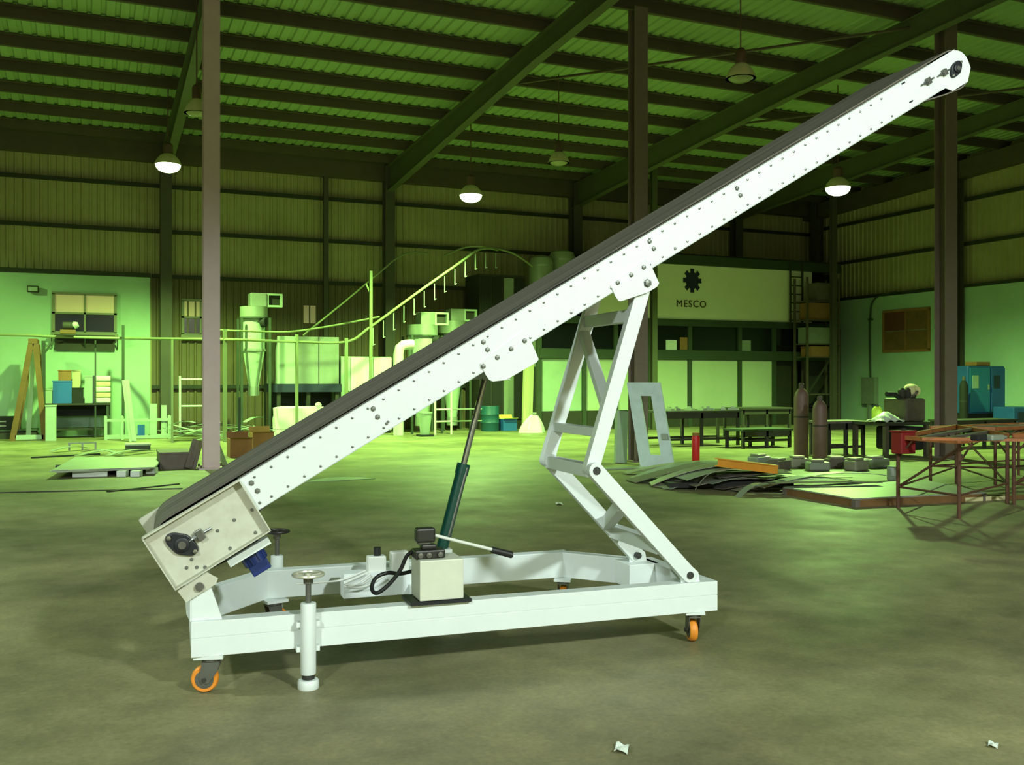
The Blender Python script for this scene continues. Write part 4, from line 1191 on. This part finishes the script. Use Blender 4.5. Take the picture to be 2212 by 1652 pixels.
for x in posts:
    a = ox(x, 800) - ox0
    MB().box(a - .07, a + .07, -.03, .12, .0, ZS0 - .2).build('post', MATS['steel_brown' if x > 1700 else 'dark_green_steel'], r)
for k in range(len(posts) - 1):
    a, b2 = ox(posts[k], 800) - ox0 + .08, ox(posts[k + 1], 800) - ox0 - .08
    if posts[k] < 1672:
        MB().box(a, b2, .02, .06, .56, ZP1 - .01).build('lower_panel', MATS['sign_white' if posts[k] != 1165 else 'pale_paint'], r)
    else:
        MB().box(a, b2, .3, .35, .56, ZP1 - .01).build('lower_panel', MATS['dark_panel'], r)
    MB().box(a, b2, .05, .06, ZW0 + .02, ZS0 - .22).build('window_pane', MATS['glass_dark'], r)
# a gear emblem over the name on the fascia
gp = WYp(1495, 606, WO)
gr = (1519 - 1471) / 2 * dep(gp) / F / math.cos(TH) * .93
poly = []
for k in range(8):
    for da, rr in ((-.26, .70), (-.20, 1.0), (.20, 1.0), (.26, .70)):
        a = math.pi / 2 + k * math.pi / 4 + da
        poly.append((gr * rr * math.cos(a) * .97, gr * rr * math.sin(a) * 1.08))
MB().prism(poly, lambda a, c: (a, -.02, c), lambda a, c: (a, 0, c)).build('gear_emblem', MATS['logo_navy'], sgn, (gp.x - ox0, 0, gp.z))
mm = text_mesh('name_letters', 'MESCO', .34, MATS['letter_brown'], .01)
gp = WYp(1493, 657, WO)
tw = max(v.co.x for v in mm.vertices) - min(v.co.x for v in mm.vertices)
want = ox(1524, 657) - ox(1461, 657)
share('name_letters', mm, sgn, (gp.x - ox0, -.012, gp.z), (math.radians(90), 0, 0), (want / tw, want / tw, 1))
# paper in the window
p = WYp(1451, 745, WO)
MB().box(-.2, .2, -.02, .0, -.16, .16).build('window_notice', MATS['white_plastic'], r, (p.x - ox0, .04, p.z))
MB().box(-.14, .2, -.02, .0, -.2, .2).build('window_notice', MATS['card_brown'], r, (WYp(1478, 745, WO).x - ox0, .045, WYp(1478, 742, WO).z))
MB().box(-.2, .2, -.02, .0, -.2, .2).build('window_notice', MATS['galv'], r, (WYp(1612, 750, WO).x - ox0, .04, WYp(1612, 748, WO).z))
# tall pale posts in front of the office
for (x, Y, lab, wd) in ((1412, 25.0, 'slim greenish post standing before the left end of the sign', .17), (1800, 24.7, 'slim brown post rising to the roof at the right end of the office', .16)):
    a = WYp(x, 700, Y)
    t = thing('steel_post', lab, 'post', (a.x, Y, 0))
    zt = roof_z(Y) - .28
    MB().box(-wd / 2, wd / 2, -wd / 2, -wd / 2 + .02, 0, zt).box(-wd / 2, wd / 2, wd / 2 - .02, wd / 2, 0, zt).box(-.012, .012, -wd / 2 + .02, wd / 2 - .02, 0, zt).build('shaft', MATS['rafter_steel' if x < 1500 else 'frame_steel'], t)
    MB().box(-.2, .2, -.2, .2, 0, .02).build('base_plate', MATS['frame_steel'], t)
# ladder on the fascia
a, b2 = WYp(1708, 598, WO - .18), WYp(1734, 598, WO - .18)
zb_ = WYp(1720, 698, WO - .18).z
t = thing('ladder', 'dark ladder fixed upright on the right part of the sign fascia', 'ladder', ((a.x + b2.x) / 2, WO - .16, zb_ - .12))
lw, lh = (b2.x - a.x), ZS1 - zb_ + .35
for s in (-1, 1):
    MB().box(s * lw / 2 - .025, s * lw / 2 + .025, -.03, .03, 0, lh).build('side_rail', MATS['dark_panel'], t)
for k in range(6):
    MB().box(-lw / 2 + .025, lw / 2 - .025, -.015, .015, .2 + k * .29, .235 + k * .29).build('rung', MATS['dark_panel'], t)
for s in (-1, 1):
    MB().box(s * lw / 2 - .02, s * lw / 2 + .02, .03, .1, .02, .08).build('standoff', MATS['dark_panel'], t)
# loaded rack at the right end of the office
Yk = WO - .9
kx0, kx1 = WYp(1744, 650, Yk).x, WYp(1812, 650, Yk).x
t = thing('storage_rack', 'tall dark storage rack stacked with boxes at the right end of the office', 'rack', ((kx0 + kx1) / 2, Yk, 0))
kw = kx1 - kx0
ztop = WYp(1780, 600, Yk).z
for s in (-1, 1):
    for yy in (0, .62):
        MB().box(s * kw / 2 - .03, s * kw / 2 + .03, yy - .03, yy + .03, 0, ztop).build('upright', MATS['steel_brown'], t)
shelves = [WYp(1780, y, Yk).z for y in (850, 770, 742, 690, 650)]
for z in shelves:
    MB().box(-kw / 2, kw / 2, 0, .62, z - .04, z).build('shelf', MATS['steel_brown'], t)
MB().bar((-kw / 2, -.02, WYp(1760, 850, Yk).z), (kw / 2, -.02, WYp(1808, 745, Yk).z), .05).build('cross_brace', MATS['dark_panel'], t)
for (x0, x1, yt, zz, mat, lab) in ((1750, 1800, 655, 3, 'card_brown', 'brown carton on the second highest shelf of the storage rack'), (1765, 1806, 612, 4, 'grey_brown', 'rust-coloured box on the top shelf of the storage rack'),
                                   (1746, 1808, 708, 2, 'galv', 'pale wide box on the middle shelf of the storage rack'), (1752, 1800, 748, 1, 'card_brown', 'dull brown box on the lower shelf of the storage rack')):
    carton('stored_box', lab, 'box', x0, x1, yt, 800, Yk + .06, mat, .5, z=shelves[zz])
# ------------------------------------------------------------------ right wall
M('dull_maroon', (104, 54, 38), 0.8)
# boarded opening and conduit
a, b2 = WXp(1910, 672, WR - .24), WXp(2006, 757, WR - .24)
a2 = WXp(2006, 668, WR - .24)
yl, yr, z0, z1 = a.y, b2.y, WXp(1958, 756, WR - .24).z, WXp(1958, 671, WR - .24).z
o = MB()
for (ya, yb, za, zb) in ((yr - .06, yl + .06, z0 - .06, z0 + .02), (yr - .06, yl + .06, z1 - .02, z1 + .06), (yr - .06, yr + .02, z0, z1), (yl - .02, yl + .06, z0, z1), ((yl + yr) / 2 - .03, (yl + yr) / 2 + .03, z0, z1)):
    o.box(-.05, 0, ya - (yl + yr) / 2, yb - (yl + yr) / 2, za - z0, zb - z0)
o = o.build('window_3', MATS['card_brown'], None, (WR - .22, (yl + yr) / 2, z0)); tag(o, kind='structure')
hw_, hh = (yl - yr) / 2, z1 - z0
for sy in (0, 1):
    for sz in (0, 1):
        MB().box(-.03, -.02, -hw_ + sy * hw_ + .03, sy * hw_ - .03, sz * hh / 2 + .01, sz * hh / 2 + hh / 2 - .01).build('board', MATS['rust_brown' if (sy, sz) != (1, 1) else 'dull_maroon'], o)
p0, p1, p2, p3 = (WXp(x, y, WR - .3) for x, y in ((1880, 815), (1879, 690), (1890, 645), (1935, 630)))
t = thing('wall_conduit', 'dark curved conduit pipe running up the pale right wall', 'pipe', (p0.x, p0.y, 0))
q = [Vector((p.x, p.y, p.z)) - Vector((p0.x, p0.y, 0)) for p in (p0, p1, p2, p3)]
MB().tube(smooth_path(q, 8), .028, 8).build('conduit', MATS['dark_green_steel'], t, smooth=True)
MB().box(-.12, .06, -.3, .3, q[0].z - .9, q[0].z).build('switch_panel', MATS['galv'], t)
MB().box(-.05, .08, -.06, .06, q[1].z - .03, q[1].z + .03).build('pipe_clip', MATS['dark_green_steel'], t)
MB().box(-.1, .06, -.06, .06, 0, q[0].z - .9).build('duct_trunk', MATS['galv'], t)
# blue cabinet
b = G(2140, 932)
Yc = b.y
cx, _, wd, _, _ = span(2092, 2184, 789, 893, Yc)
z0, z1 = WYp(2140, 893, Yc).z, WYp(2140, 790, Yc).z
t = thing('blue_cabinet', 'big blue machine cabinet on a dark base against the right wall', 'cabinet', (cx, Yc, 0))
M('cab_blue', (34, 84, 150), 0.5, 0.0, 0.25)
M('cab_blue_light', (38, 116, 160), 0.5, 0.0, 0.25)
MB().box(-wd / 2, wd / 2, 0, 1.1, z0, z1).build('cabinet_body', MATS['cab_blue'], t, bevel=.04)
for s in (0, 1):
    d = MB().box(-wd / 2 + .04 + s * wd / 2, s * wd / 2 - .03, -.03, 0, z0 + .05, z1 - .06).build('door', MATS['cab_blue_light' if s == 0 else 'cab_blue'], t, bevel=.008)
    MB().box(-wd / 2 + .12 + s * wd / 2, -wd / 2 + .36 + s * wd / 2, -.04, -.03, z1 - .65, z1 - .28).build('notice' if s == 0 else 'vent', MATS['pale_paint' if s == 0 else 'navy'], d)
    MB().box(s * wd / 2 - .12, s * wd / 2 - .08, -.06, -.03, (z0 + z1) / 2, (z0 + z1) / 2 + .15).build('door_handle', MATS['galv'], d)
MB().box(-wd / 2 + .05, wd / 2 - .02, .05, 1.05, 0, z0).build('base', MATS['dark_void'], t)
MB().box(-wd * .25, wd * .08, .1, .5, z1, z1 + .12).build('roof_unit', MATS['card_brown'], t, bevel=.02)
def gas_bottle(p, R, h, label, mat, group=None):
    t = thing('gas_cylinder', label, 'gas cylinder', p, group=group)
    MB().lathe([(R * .92, 0), (R, .02), (R, h * .80), (R * .9, h * .86), (R * .6, h * .91), (R * .36, h * .93), (R * .36, h * .95), (.001, h * .95)], n=22).build('bottle', MATS[mat], t, smooth=True)
    MB().lathe([(R * .38, h * .93), (R * .38, h * .985), (R * .25, h), (.001, h)], n=14).build('valve_cap', MATS['steel_brown'], t, smooth=True)
    MB().lathe([(R * 1.02, h * .55), (R * 1.02, h * .57)], n=22).build('band', MATS['dark_panel'], t)
    return t
M('bottle_brown', (112, 84, 74), 0.55, 0.0, 0.3)
b = G(2082, 935)
gas_bottle((b.x, b.y, 0), 9 * dep(b) / F, 122 * dep(b) / F, 'black gas cylinder standing left of the blue cabinet', 'dark_void')
b = G(1731, 993)
gas_bottle((b.x, b.y, 0), 15.5 * dep(b) / F, 166 * dep(b) / F, 'taller brown gas cylinder behind the sheet-metal heap', 'bottle_brown')
b = G(1771, 1001)
gas_bottle((b.x, b.y, 0), 15.5 * dep(b) / F, 146 * dep(b) / F, 'shorter brown gas cylinder behind the sheet-metal heap', 'bottle_brown')
b = Vector((WR - .7, 19.0, 0))
t = thing('blue_machine', 'blue machine box at the right edge, beyond the blue cabinet', 'machine', (b.x, b.y, 0))
MB().box(-.45, .45, 0, .7, .12, 57 * dep(b) / F).build('machine_body', MATS['cab_blue'], t, bevel=.03)
MB().box(-.42, .42, .03, .67, 0, .12).build('machine_base', MATS['dark_void'], t)
MB().box(-.3, .1, -.015, 0, .3, .6).build('control_panel', MATS['navy'], t)
# ------------------------------------------------------------------ tables and benches, right of centre
def steel_table(label, x0, x1, ytop, Y, dy, mat, name='steel_table', legn=2, low=True, group=None, z=None):
    cx, _, wd, _, _ = span(x0, x1, ytop, ytop + 10, Y)
    zt = z or WYp((x0 + x1) / 2, ytop, Y).z
    t = thing(name, label, 'table', (cx, Y, 0), group=group)
    MB().box(-wd / 2, wd / 2, 0, dy, zt - .045, zt).build('table_top', MATS[mat], t)
    MB().box(-wd / 2 + .05, wd / 2 - .05, .03, .07, zt - .17, zt - .045).build('apron', MATS['dark_panel'], t)
    for k in range(legn + 1):
        a = -wd / 2 + .06 + (wd - .12) * k / legn
        for yy in (.06, dy - .06):
            MB().box(a - .03, a + .03, yy - .03, yy + .03, 0, zt - .045).build('leg', MATS['dark_panel'], t)
    if low:
        for yy in (.06, dy - .06):
            MB().box(-wd / 2 + .09, wd / 2 - .09, yy - .02, yy + .02, .14, .19).build('stretcher', MATS['dark_panel'], t)
    return t, zt, cx
tA, zA, cA = steel_table('long dark steel table with tools, just right of the pale blue door', 1432, 1602, 890, 18.2, .9, 'dark_panel', z=.80)
tB, zB, cB = steel_table('dark steel table further back, left of the gas cylinders', 1604, 1712, 886, 20.2, .9, 'dark_panel', z=.78)
tC, zC, cC = steel_table('low dark green bench in front of the gas cylinders', 1604, 1714, 936, 17.2, .7, 'dark_green_steel', name='low_bench', z=.42)
tD, zD, cD = steel_table('brown timber bench between the gas cylinders and the engine', 1788, 1874, 915, 14.9, .6, 'grey_brown', name='timber_bench', legn=2, z=.68)
rng = random.Random(11)
tool = MB().box(-.12, .12, -.05, .05, 0, .05).box(-.03, .05, -.03, .03, .05, .09).mesh('tool_mesh', MATS['sheet_metal'])
for k in range(7):
    x = 1448 + k * 22
    p = WYp(x, 885, 18.5)
    o = share('hand_tool', tool, None, (p.x, 18.4 + .3 * rng.random(), zA), (0, 0, rng.random() * 3))
    tag(o, 'small shiny metal tool on the long dark steel table, %s from the left' % ('first', 'second', 'third', 'fourth', 'fifth', 'sixth', 'seventh')[k], 'tool', 'tools on the dark steel table')
# cylinder with orange cap
b = G(1503, 996)
t = thing('red_canister', 'slim bright red canister with an orange top standing on the floor', 'canister', (b.x, b.y, 0))
R_ = 8.5 * dep(b) / F; h = 56 * dep(b) / F
MB().lathe([(R_ * .9, 0), (R_, .015), (R_, h * .9), (R_ * .85, h), (.001, h)], n=20).build('red_body', MATS['red_paint'], t, smooth=True)
MB().lathe([(R_ * .95, h - .005), (R_ * .95, h + .045), (R_ * .7, h + .055), (.001, h + .055)], n=16).build('orange_top', MATS['card_brown'], t, smooth=True)
# pale blue door leaning on the column
M('door_blue', (204, 218, 222), 0.5, 0.0, 0.2)
b = G(1383, 1008); c2 = G(1457, 1012)
e = Vector((c2.x - b.x, c2.y - b.y, 0)); Ld = e.length; e.normalize()
back = Vector((-e.y, e.x, 0))
if back.y < 0: back = -back
t = thing('door_leaf', 'pale blue door with a tall narrow opening leaning against the column', 'door', (b.x, b.y, 0), math.atan2(e.y, e.x))
top = WYp(1346, 826, b.y + .5)
Hd = top.z
lean = .24
sh = (top - b).dot(e)
def dpt(a, c, o=0.0):      # a along the width 0..1, c up 0..1
    return (a * Ld + sh * c * .85, lean * c + o, Hd * c)
def dbar(a0, a1, c0, c1, nm, mat='door_blue', o=0.0, th=.045):
    return MB().hexa([dpt(a0, c0, o), dpt(a1, c0, o), dpt(a1, c0, o + th), dpt(a0, c0, o + th)], [dpt(a0, c1, o), dpt(a1, c1, o), dpt(a1, c1, o + th), dpt(a0, c1, o + th)]).build(nm, MATS[mat], t)
dbar(0, .34, 0, 1, 'stile'); dbar(.67, 1, 0, 1, 'stile'); dbar(.34, .67, 0, .15, 'bottom_rail'); dbar(.34, .67, .84, 1, 'top_rail')
dbar(.80, .98, .33, .40, 'lock', 'galv', -.03, .03)
post_thing('leaning_board', 'pale narrow board leaning on the column left of the blue door', 1343, 888, 1340, 1000, .22, 'pale_paint', lean=.15, cat='board')
o = MB().prism([(-.45, -.14), (.3, -.16), (.42, 0), (.35, .16), (-.4, .14)], lambda a, c: (a, c, .002), lambda a, c: (a, c, .02)).build('floor_sheet', MATS['sheet_metal'], None, tuple(G(1348, 1012)))
tag(o, 'pale green sheet lying on the floor below the blue door', 'sheet')
# ------------------------------------------------------------------ heap of strips and the plywood platform
pl = [G(1692, 1052, .10), G(1846, 1077, .10), G(2130, 1064, .10), G(1985, 1034, .10)]
c_ = sum(pl, Vector()) / 4; c_.z = 0
t = thing('plywood_platform', 'low wide plywood-topped platform on the floor, lower right', 'platform', tuple(c_))
loc = [Vector((p.x - c_.x, p.y - c_.y, 0)) for p in pl]
MB().hexa([(p.x, p.y, .088) for p in loc], [(p.x, p.y, .105) for p in loc]).build('plywood_top', MATS['sheet_metal'], t)
for k in range(4):
    p, q = loc[k] * .97, loc[(k + 1) % 4] * .97
    MB().bar((p.x, p.y, .044), (q.x, q.y, .044), .05, .088).build('frame_beam', MATS['rust_brown'], t)
for k in range(4):
    MB().box(loc[k].x * .97 - .035, loc[k].x * .97 + .035, loc[k].y * .97 - .035, loc[k].y * .97 + .035, 0, .088).build('corner_post', MATS['grey_brown'], t)
SG = 'metal strips in the heap at right'
strips = [((1350, 1022, .02), (1545, 996, .16), .20), ((1372, 1034, .02), (1560, 998, .20), .28), ((1395, 1030, .03), (1610, 1004, .14), .18), ((1420, 1052, .01), (1590, 1008, .24), .30),
          ((1440, 1056, .01), (1640, 1020, .12), .16), ((1480, 1024, .18), (1700, 1016, .18), .22), ((1502, 1030, .12), (1730, 1030, .14), .26), ((1530, 1044, .10), (1720, 1036, .08), .20),
          ((1552, 1056, .02), (1745, 1030, .10), .18), ((1590, 1060, .02), (1830, 1030, .14), .22), ((1640, 1052, .08), (1850, 1040, .12), .26), ((1660, 1044, .15), (1900, 1042, .14), .18), ((1500, 1012, .22), (1620, 1002, .26), .2), ((1690, 1038, .16), (1930, 1030, .14), .2),
          ((1362, 1040, .01), (1520, 1000, .26), .42), ((1405, 1046, .02), (1560, 1004, .30), .40), ((1470, 1034, .14), (1660, 1014, .24), .45), ((1545, 1030, .16), (1700, 1020, .22), .40), ((1490, 1048, .06), (1660, 1034, .12), .35)]
for k, (p, q, wd) in enumerate(strips):
    strip_obj('metal_strip', 'long bent metal strip in the heap in front of the gas cylinders', 'scrap', G(p[0], p[1], p[2]), G(q[0], q[1], q[2]), wd, .008, ('strip_metal', 'sheet_metal', 'grey_brown')[k % 3], .05 + .04 * math.sin(k * 2.1), SG)
strip_obj('curled_strip', 'pale strip sticking out of the heap towards the camera, the left one', 'scrap', G(1502, 1058, .0), G(1546, 1018, .26), .11, .01, 'sheet_metal', .05)
strip_obj('curled_strip', 'pale strip sticking out of the heap towards the camera, the right one', 'scrap', G(1594, 1074, .0), G(1648, 1044, .14), .10, .01, 'sheet_metal', .05)
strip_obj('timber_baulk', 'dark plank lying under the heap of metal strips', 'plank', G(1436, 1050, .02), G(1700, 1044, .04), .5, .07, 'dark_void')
# orange channel beam
M('beam_orange', (226, 150, 40), 0.5, 0.0, 0.2)
p, q = G(1551, 998, .36), G(1681, 1014, .30)
c_ = (p + q) / 2
t = thing('channel_beam', 'orange-yellow steel channel lying on top of the metal strips', 'beam', (c_.x, c_.y, 0))
o_ = Vector((c_.x, c_.y, 0))
MB().bar(p - o_, q - o_, .02, .11).build('web', MATS['beam_orange'], t)
for dz in (-.05, .05):
    MB().bar(p - o_ + Vector((0, .05, dz)), q - o_ + Vector((0, .05, dz)), .10, .012).build('flange', MATS['beam_orange'], t)
# row of grey scrap blocks behind the heap
for k in range(7):
    x = 1640 + k * 42
    p = G(x, 1018 + (k % 2) * 6 - 8)
    t = thing('scrap_block', 'grey rough block behind the metal strips, %s from the left' % ('first', 'second', 'third', 'fourth', 'fifth', 'sixth', 'seventh')[k], 'scrap', (p.x, p.y, 0), rng.uniform(-.4, .4), 'scrap blocks behind the strips')
    w_, h_ = .17 + .06 * rng.random(), .13 + .07 * rng.random()
    MB().box(-w_, w_, -.12, .12, 0, h_).build('block', MATS[('galv', 'grey_brown', 'strip_metal')[k % 3]], t, bevel=.03)
    MB().box(-w_ * .7, w_ * .5, -.08, .1, h_, h_ + .04).build('block_cap', MATS['strip_metal'], t, bevel=.01)
b = G(1928, 1036)
t = thing('paint_can', 'small pale grey can beside the scaffold table leg', 'can', (b.x, b.y, 0))
MB().lathe([(.075, 0), (.08, .01), (.08, .18), (.075, .19)], n=18).build('can_body', MATS['galv'], t, smooth=True)
MB().lathe([(.07, .19), (.082, .195), (.082, .205), (.001, .205)], n=18).build('can_lid', MATS['sheet_metal'], t)
# ------------------------------------------------------------------ engine on a bench
b = G(1962, 988)
t = thing('engine_bench', 'dark bench with an old engine block beside the right column', 'engine', (b.x, b.y, 0))
k_ = dep(b) / F
zt = (988 - 912) * k_
bw = 130 * k_
MB().box(-bw / 2, bw / 2, 0, .9, zt - .06, zt).build('bench_top', MATS['dark_panel'], t)
for sx in (-1, 1):
    for yy in (.05, .85):
        MB().box(sx * (bw / 2 - .06) - .04, sx * (bw / 2 - .06) + .04, yy - .04, yy + .04, 0, zt - .06).build('leg', MATS['steel_brown'], t)
MB().box(-.05, bw / 2 - .05, .1, .8, .12, zt - .1).build('engine_sump', MATS['dark_void'], t, bevel=.04)
MB().box(.05, bw / 2 - .02, .1, .7, zt, zt + .46).build('engine_block', MATS['steel_brown'], t, bevel=.04)
for q in (.14, .28, .42):
    MB().lathe([(.06, 0), (.075, .05), (.075, .16), (.04, .2), (.001, .2)], (q, .3, zt + .46), 12).build('engine_head', MATS['dark_panel'], t, smooth=True)
MB().lathe([(.16, -.04), (.16, .0), (.05, .03), (.001, .03)], (.1, .05, zt - .28), 18, 'y').build('pulley', MATS['dark_void'], t, smooth=True)
MB().tube([(.1, .3, zt + .46), (-.05, .3, zt + .54), (-.25, .3, zt + .54)], .05, 10).build('exhaust_pipe', MATS['dark_void'], t, smooth=True)
pz = zt
o = MB().grid(lambda u, v: (-.32 + .62 * (u - .5), -.02 + .42 * v, .025 + .16 * math.sin(math.pi * u) * math.sin(math.pi * min(1, v * 1.1)) + .02 * math.sin(19 * u + 11 * v)), 18, 10).build('crumpled_cloth', MATS['white_plastic'], None, (b.x, b.y + .08, pz + .004), smooth=True)
o.modifiers.new('thick', 'SOLIDIFY').thickness = .006
tag(o, 'crumpled white plastic sheet heaped on the engine bench', 'sheet')
t = thing('plastic_jug', 'yellow-green plastic jug standing on the engine bench', 'jug', (b.x - .18, b.y + .62, pz))
M('jug_yellow', (206, 230, 80), 0.4)
MB().lathe([(.1, 0), (.105, .02), (.1, .22), (.07, .27), (.05, .29), (.001, .29)], n=16).build('jug_body', MATS['jug_yellow'], t, smooth=True)
MB().lathe([(.035, .28), (.035, .32), (.001, .32)], n=10).build('jug_cap', MATS['dark_panel'], t)
t = thing('rag_bundle', 'pale bundle of rags on top of the engine beside the column', 'rags', (b.x + .42, b.y + .35, zt + .46))
MB().grid(lambda u, v: ((.17 + .04 * math.sin(u * 25)) * math.sin(math.pi * v * .98 + .02) * math.cos(6.2832 * u), (.15 + .03 * math.sin(u * 31)) * math.sin(math.pi * v * .98 + .02) * math.sin(6.2832 * u), .14 - .14 * math.cos(math.pi * v)), 26, 10).build('rag_heap', MATS['cream_board'], t, smooth=True)
MB().tube([(-.12, -.08, .02), (0, -.14, .1), (.12, -.08, .16)], .03, 8).build('rag_fold', MATS['grey_brown'], t, smooth=True)
# ------------------------------------------------------------------ rusty scaffold tables, far right
M('rust_orange', (98, 64, 44), 0.8, 0.0, 0.5, (66, 44, 32), 9)
M('orange_paint', (178, 104, 54), 0.6, 0.0, 0.6, (110, 74, 50), 6)
def scaffold(label, pts, z, name='scaffold_table'):
    c = sum(pts, Vector()) / 4
    t = thing(name, label, 'table', (c.x, c.y, 0), group='rusty scaffold tables')
    L = [Vector((p.x - c.x, p.y - c.y, 0)) for p in pts]
    for k in range(4):
        p, q = L[k], L[(k + 1) % 4]
        MB().tube([p, p + Vector((0, 0, z - .02))], .022, 8).build('leg', MATS['rust_orange'], t)
        MB().bar(p + Vector((0, 0, z)), q + Vector((0, 0, z)), .04, .05).build('top_rail', MATS['orange_paint'], t)
        MB().tube([p + Vector((0, 0, z * .30)), q + Vector((0, 0, z * .30))], .014, 6).build('low_rail', MATS['rust_orange'], t)
        if k % 2 == 0:
            MB().tube([p + Vector((0, 0, z * .3)), q + Vector((0, 0, z * .92))], .014, 6).build('diagonal_brace', MATS['rust_orange'], t)
        MB().tube([p + Vector((0, 0, z * .72)), p.lerp(q, .25) + Vector((0, 0, z * .96))], .012, 6).build('knee_brace', MATS['rust_orange'], t)
    for f in (.33, .66):
        p, q = L[0].lerp(L[1], f), L[3].lerp(L[2], f)
        MB().bar(p + Vector((0, 0, z)), q + Vector((0, 0, z)), .06, .03).build('slat', MATS['grey_brown'], t)
    return t, c
sc1 = [G(1940, 1097), G(2072, 1120), G(2176, 1088), G(2066, 1045)]
t1, c1_ = scaffold('rusty scaffold table nearest the camera at right', sc1, .83)
sc2 = [G(2010, 1042), G(2150, 1047), G(2330, 1030), G(2200, 1026)]
scaffold('rusty scaffold table further back at the right edge', sc2, .80)
sc3 = [G(2190, 1090), G(2330, 1102), G(2400, 1070), G(2260, 1062)]
scaffold('rusty scaffold table cut off by the right edge', sc3, .83)
strip_obj('scaffold_plank', 'orange painted plank lying across the nearest scaffold table', 'plank', G(1990, 950, .86), G(2215, 953, .86), .12, .03, 'orange_paint')
p = sc1[0].copy()
t = thing('red_box', 'dark red metal box hanging at the left corner of the scaffold table', 'box', (p.x + .02, p.y - .05, .64))
MB().box(-.1, .12, -.08, .08, 0, .25).build('box_body', MATS['dark_red'], t, bevel=.01)
MB().box(-.11, .13, -.09, .09, .25, .27).build('box_lid', MATS['dark_red'], t)
MB().bar((-.02, 0, .27), (.06, .02, .27), .02, .04).build('box_hook', MATS['dark_panel'], t)
for k, (x, y, mat, lab) in enumerate(((2118, 951.5, 'dark_void', 'black power tool lying on the nearest scaffold table'), (2148, 951.5, 'sheet_metal', 'silver tin lying on the nearest scaffold table'))):
    p = G(x, y, .893)
    t = thing('table_item', lab, 'tool', (p.x, p.y, .893))
    MB().box(-.09, .09, -.05, .05, 0, .06).build('tool_body', MATS[mat], t, bevel=.015)
    MB().tube([(.09, 0, .03), (.16, 0, .03)], .018, 8).build('tool_nose', MATS['galv'], t)
strip_obj('floor_timber', 'pale timber lying on the floor under the scaffold table', 'timber', G(2080, 1083, .0), G(2166, 1079, .0), .08, .05, 'cream_board')
strip_obj('floor_timber', 'long brown timber lying on the floor beneath the scaffold table', 'timber', G(1935, 1088, .0), G(2230, 1076, .0), .10, .05, 'rust_brown')
# low dark bench in front of the blue cabinet
steel_table('dark low work table in front of the blue cabinet', 2060, 2200, 928, 15.3, .7, 'dark_panel', name='work_table', z=.62)
# ------------------------------------------------------------------ litter on the floor
for (x, y, s, lab) in ((1343, 1621, .045, 'crumpled white paper scrap on the floor at the bottom edge'), (2145, 1612, .03, 'small pale paper scrap near the bottom right corner'), (1208, 1090, .06, 'thin white curled scrap on the floor behind the chassis')):
    p = G(x, y)
    o = MB().grid(lambda u, v: (s * (2 * u - 1) + .2 * s * math.sin(9 * v), s * .6 * (2 * v - 1), .004 + s * .5 * abs(math.sin(2.6 * u + 1.9 * v)) * (1 - abs(2 * v - 1) * .5)), 8, 6).build('paper_scrap', MATS['white_plastic'], None, (p.x, p.y, 0), (0, 0, .7 * s * 30))
    o.modifiers.new('thick', 'SOLIDIFY').thickness = .002
    tag(o, lab, 'litter')
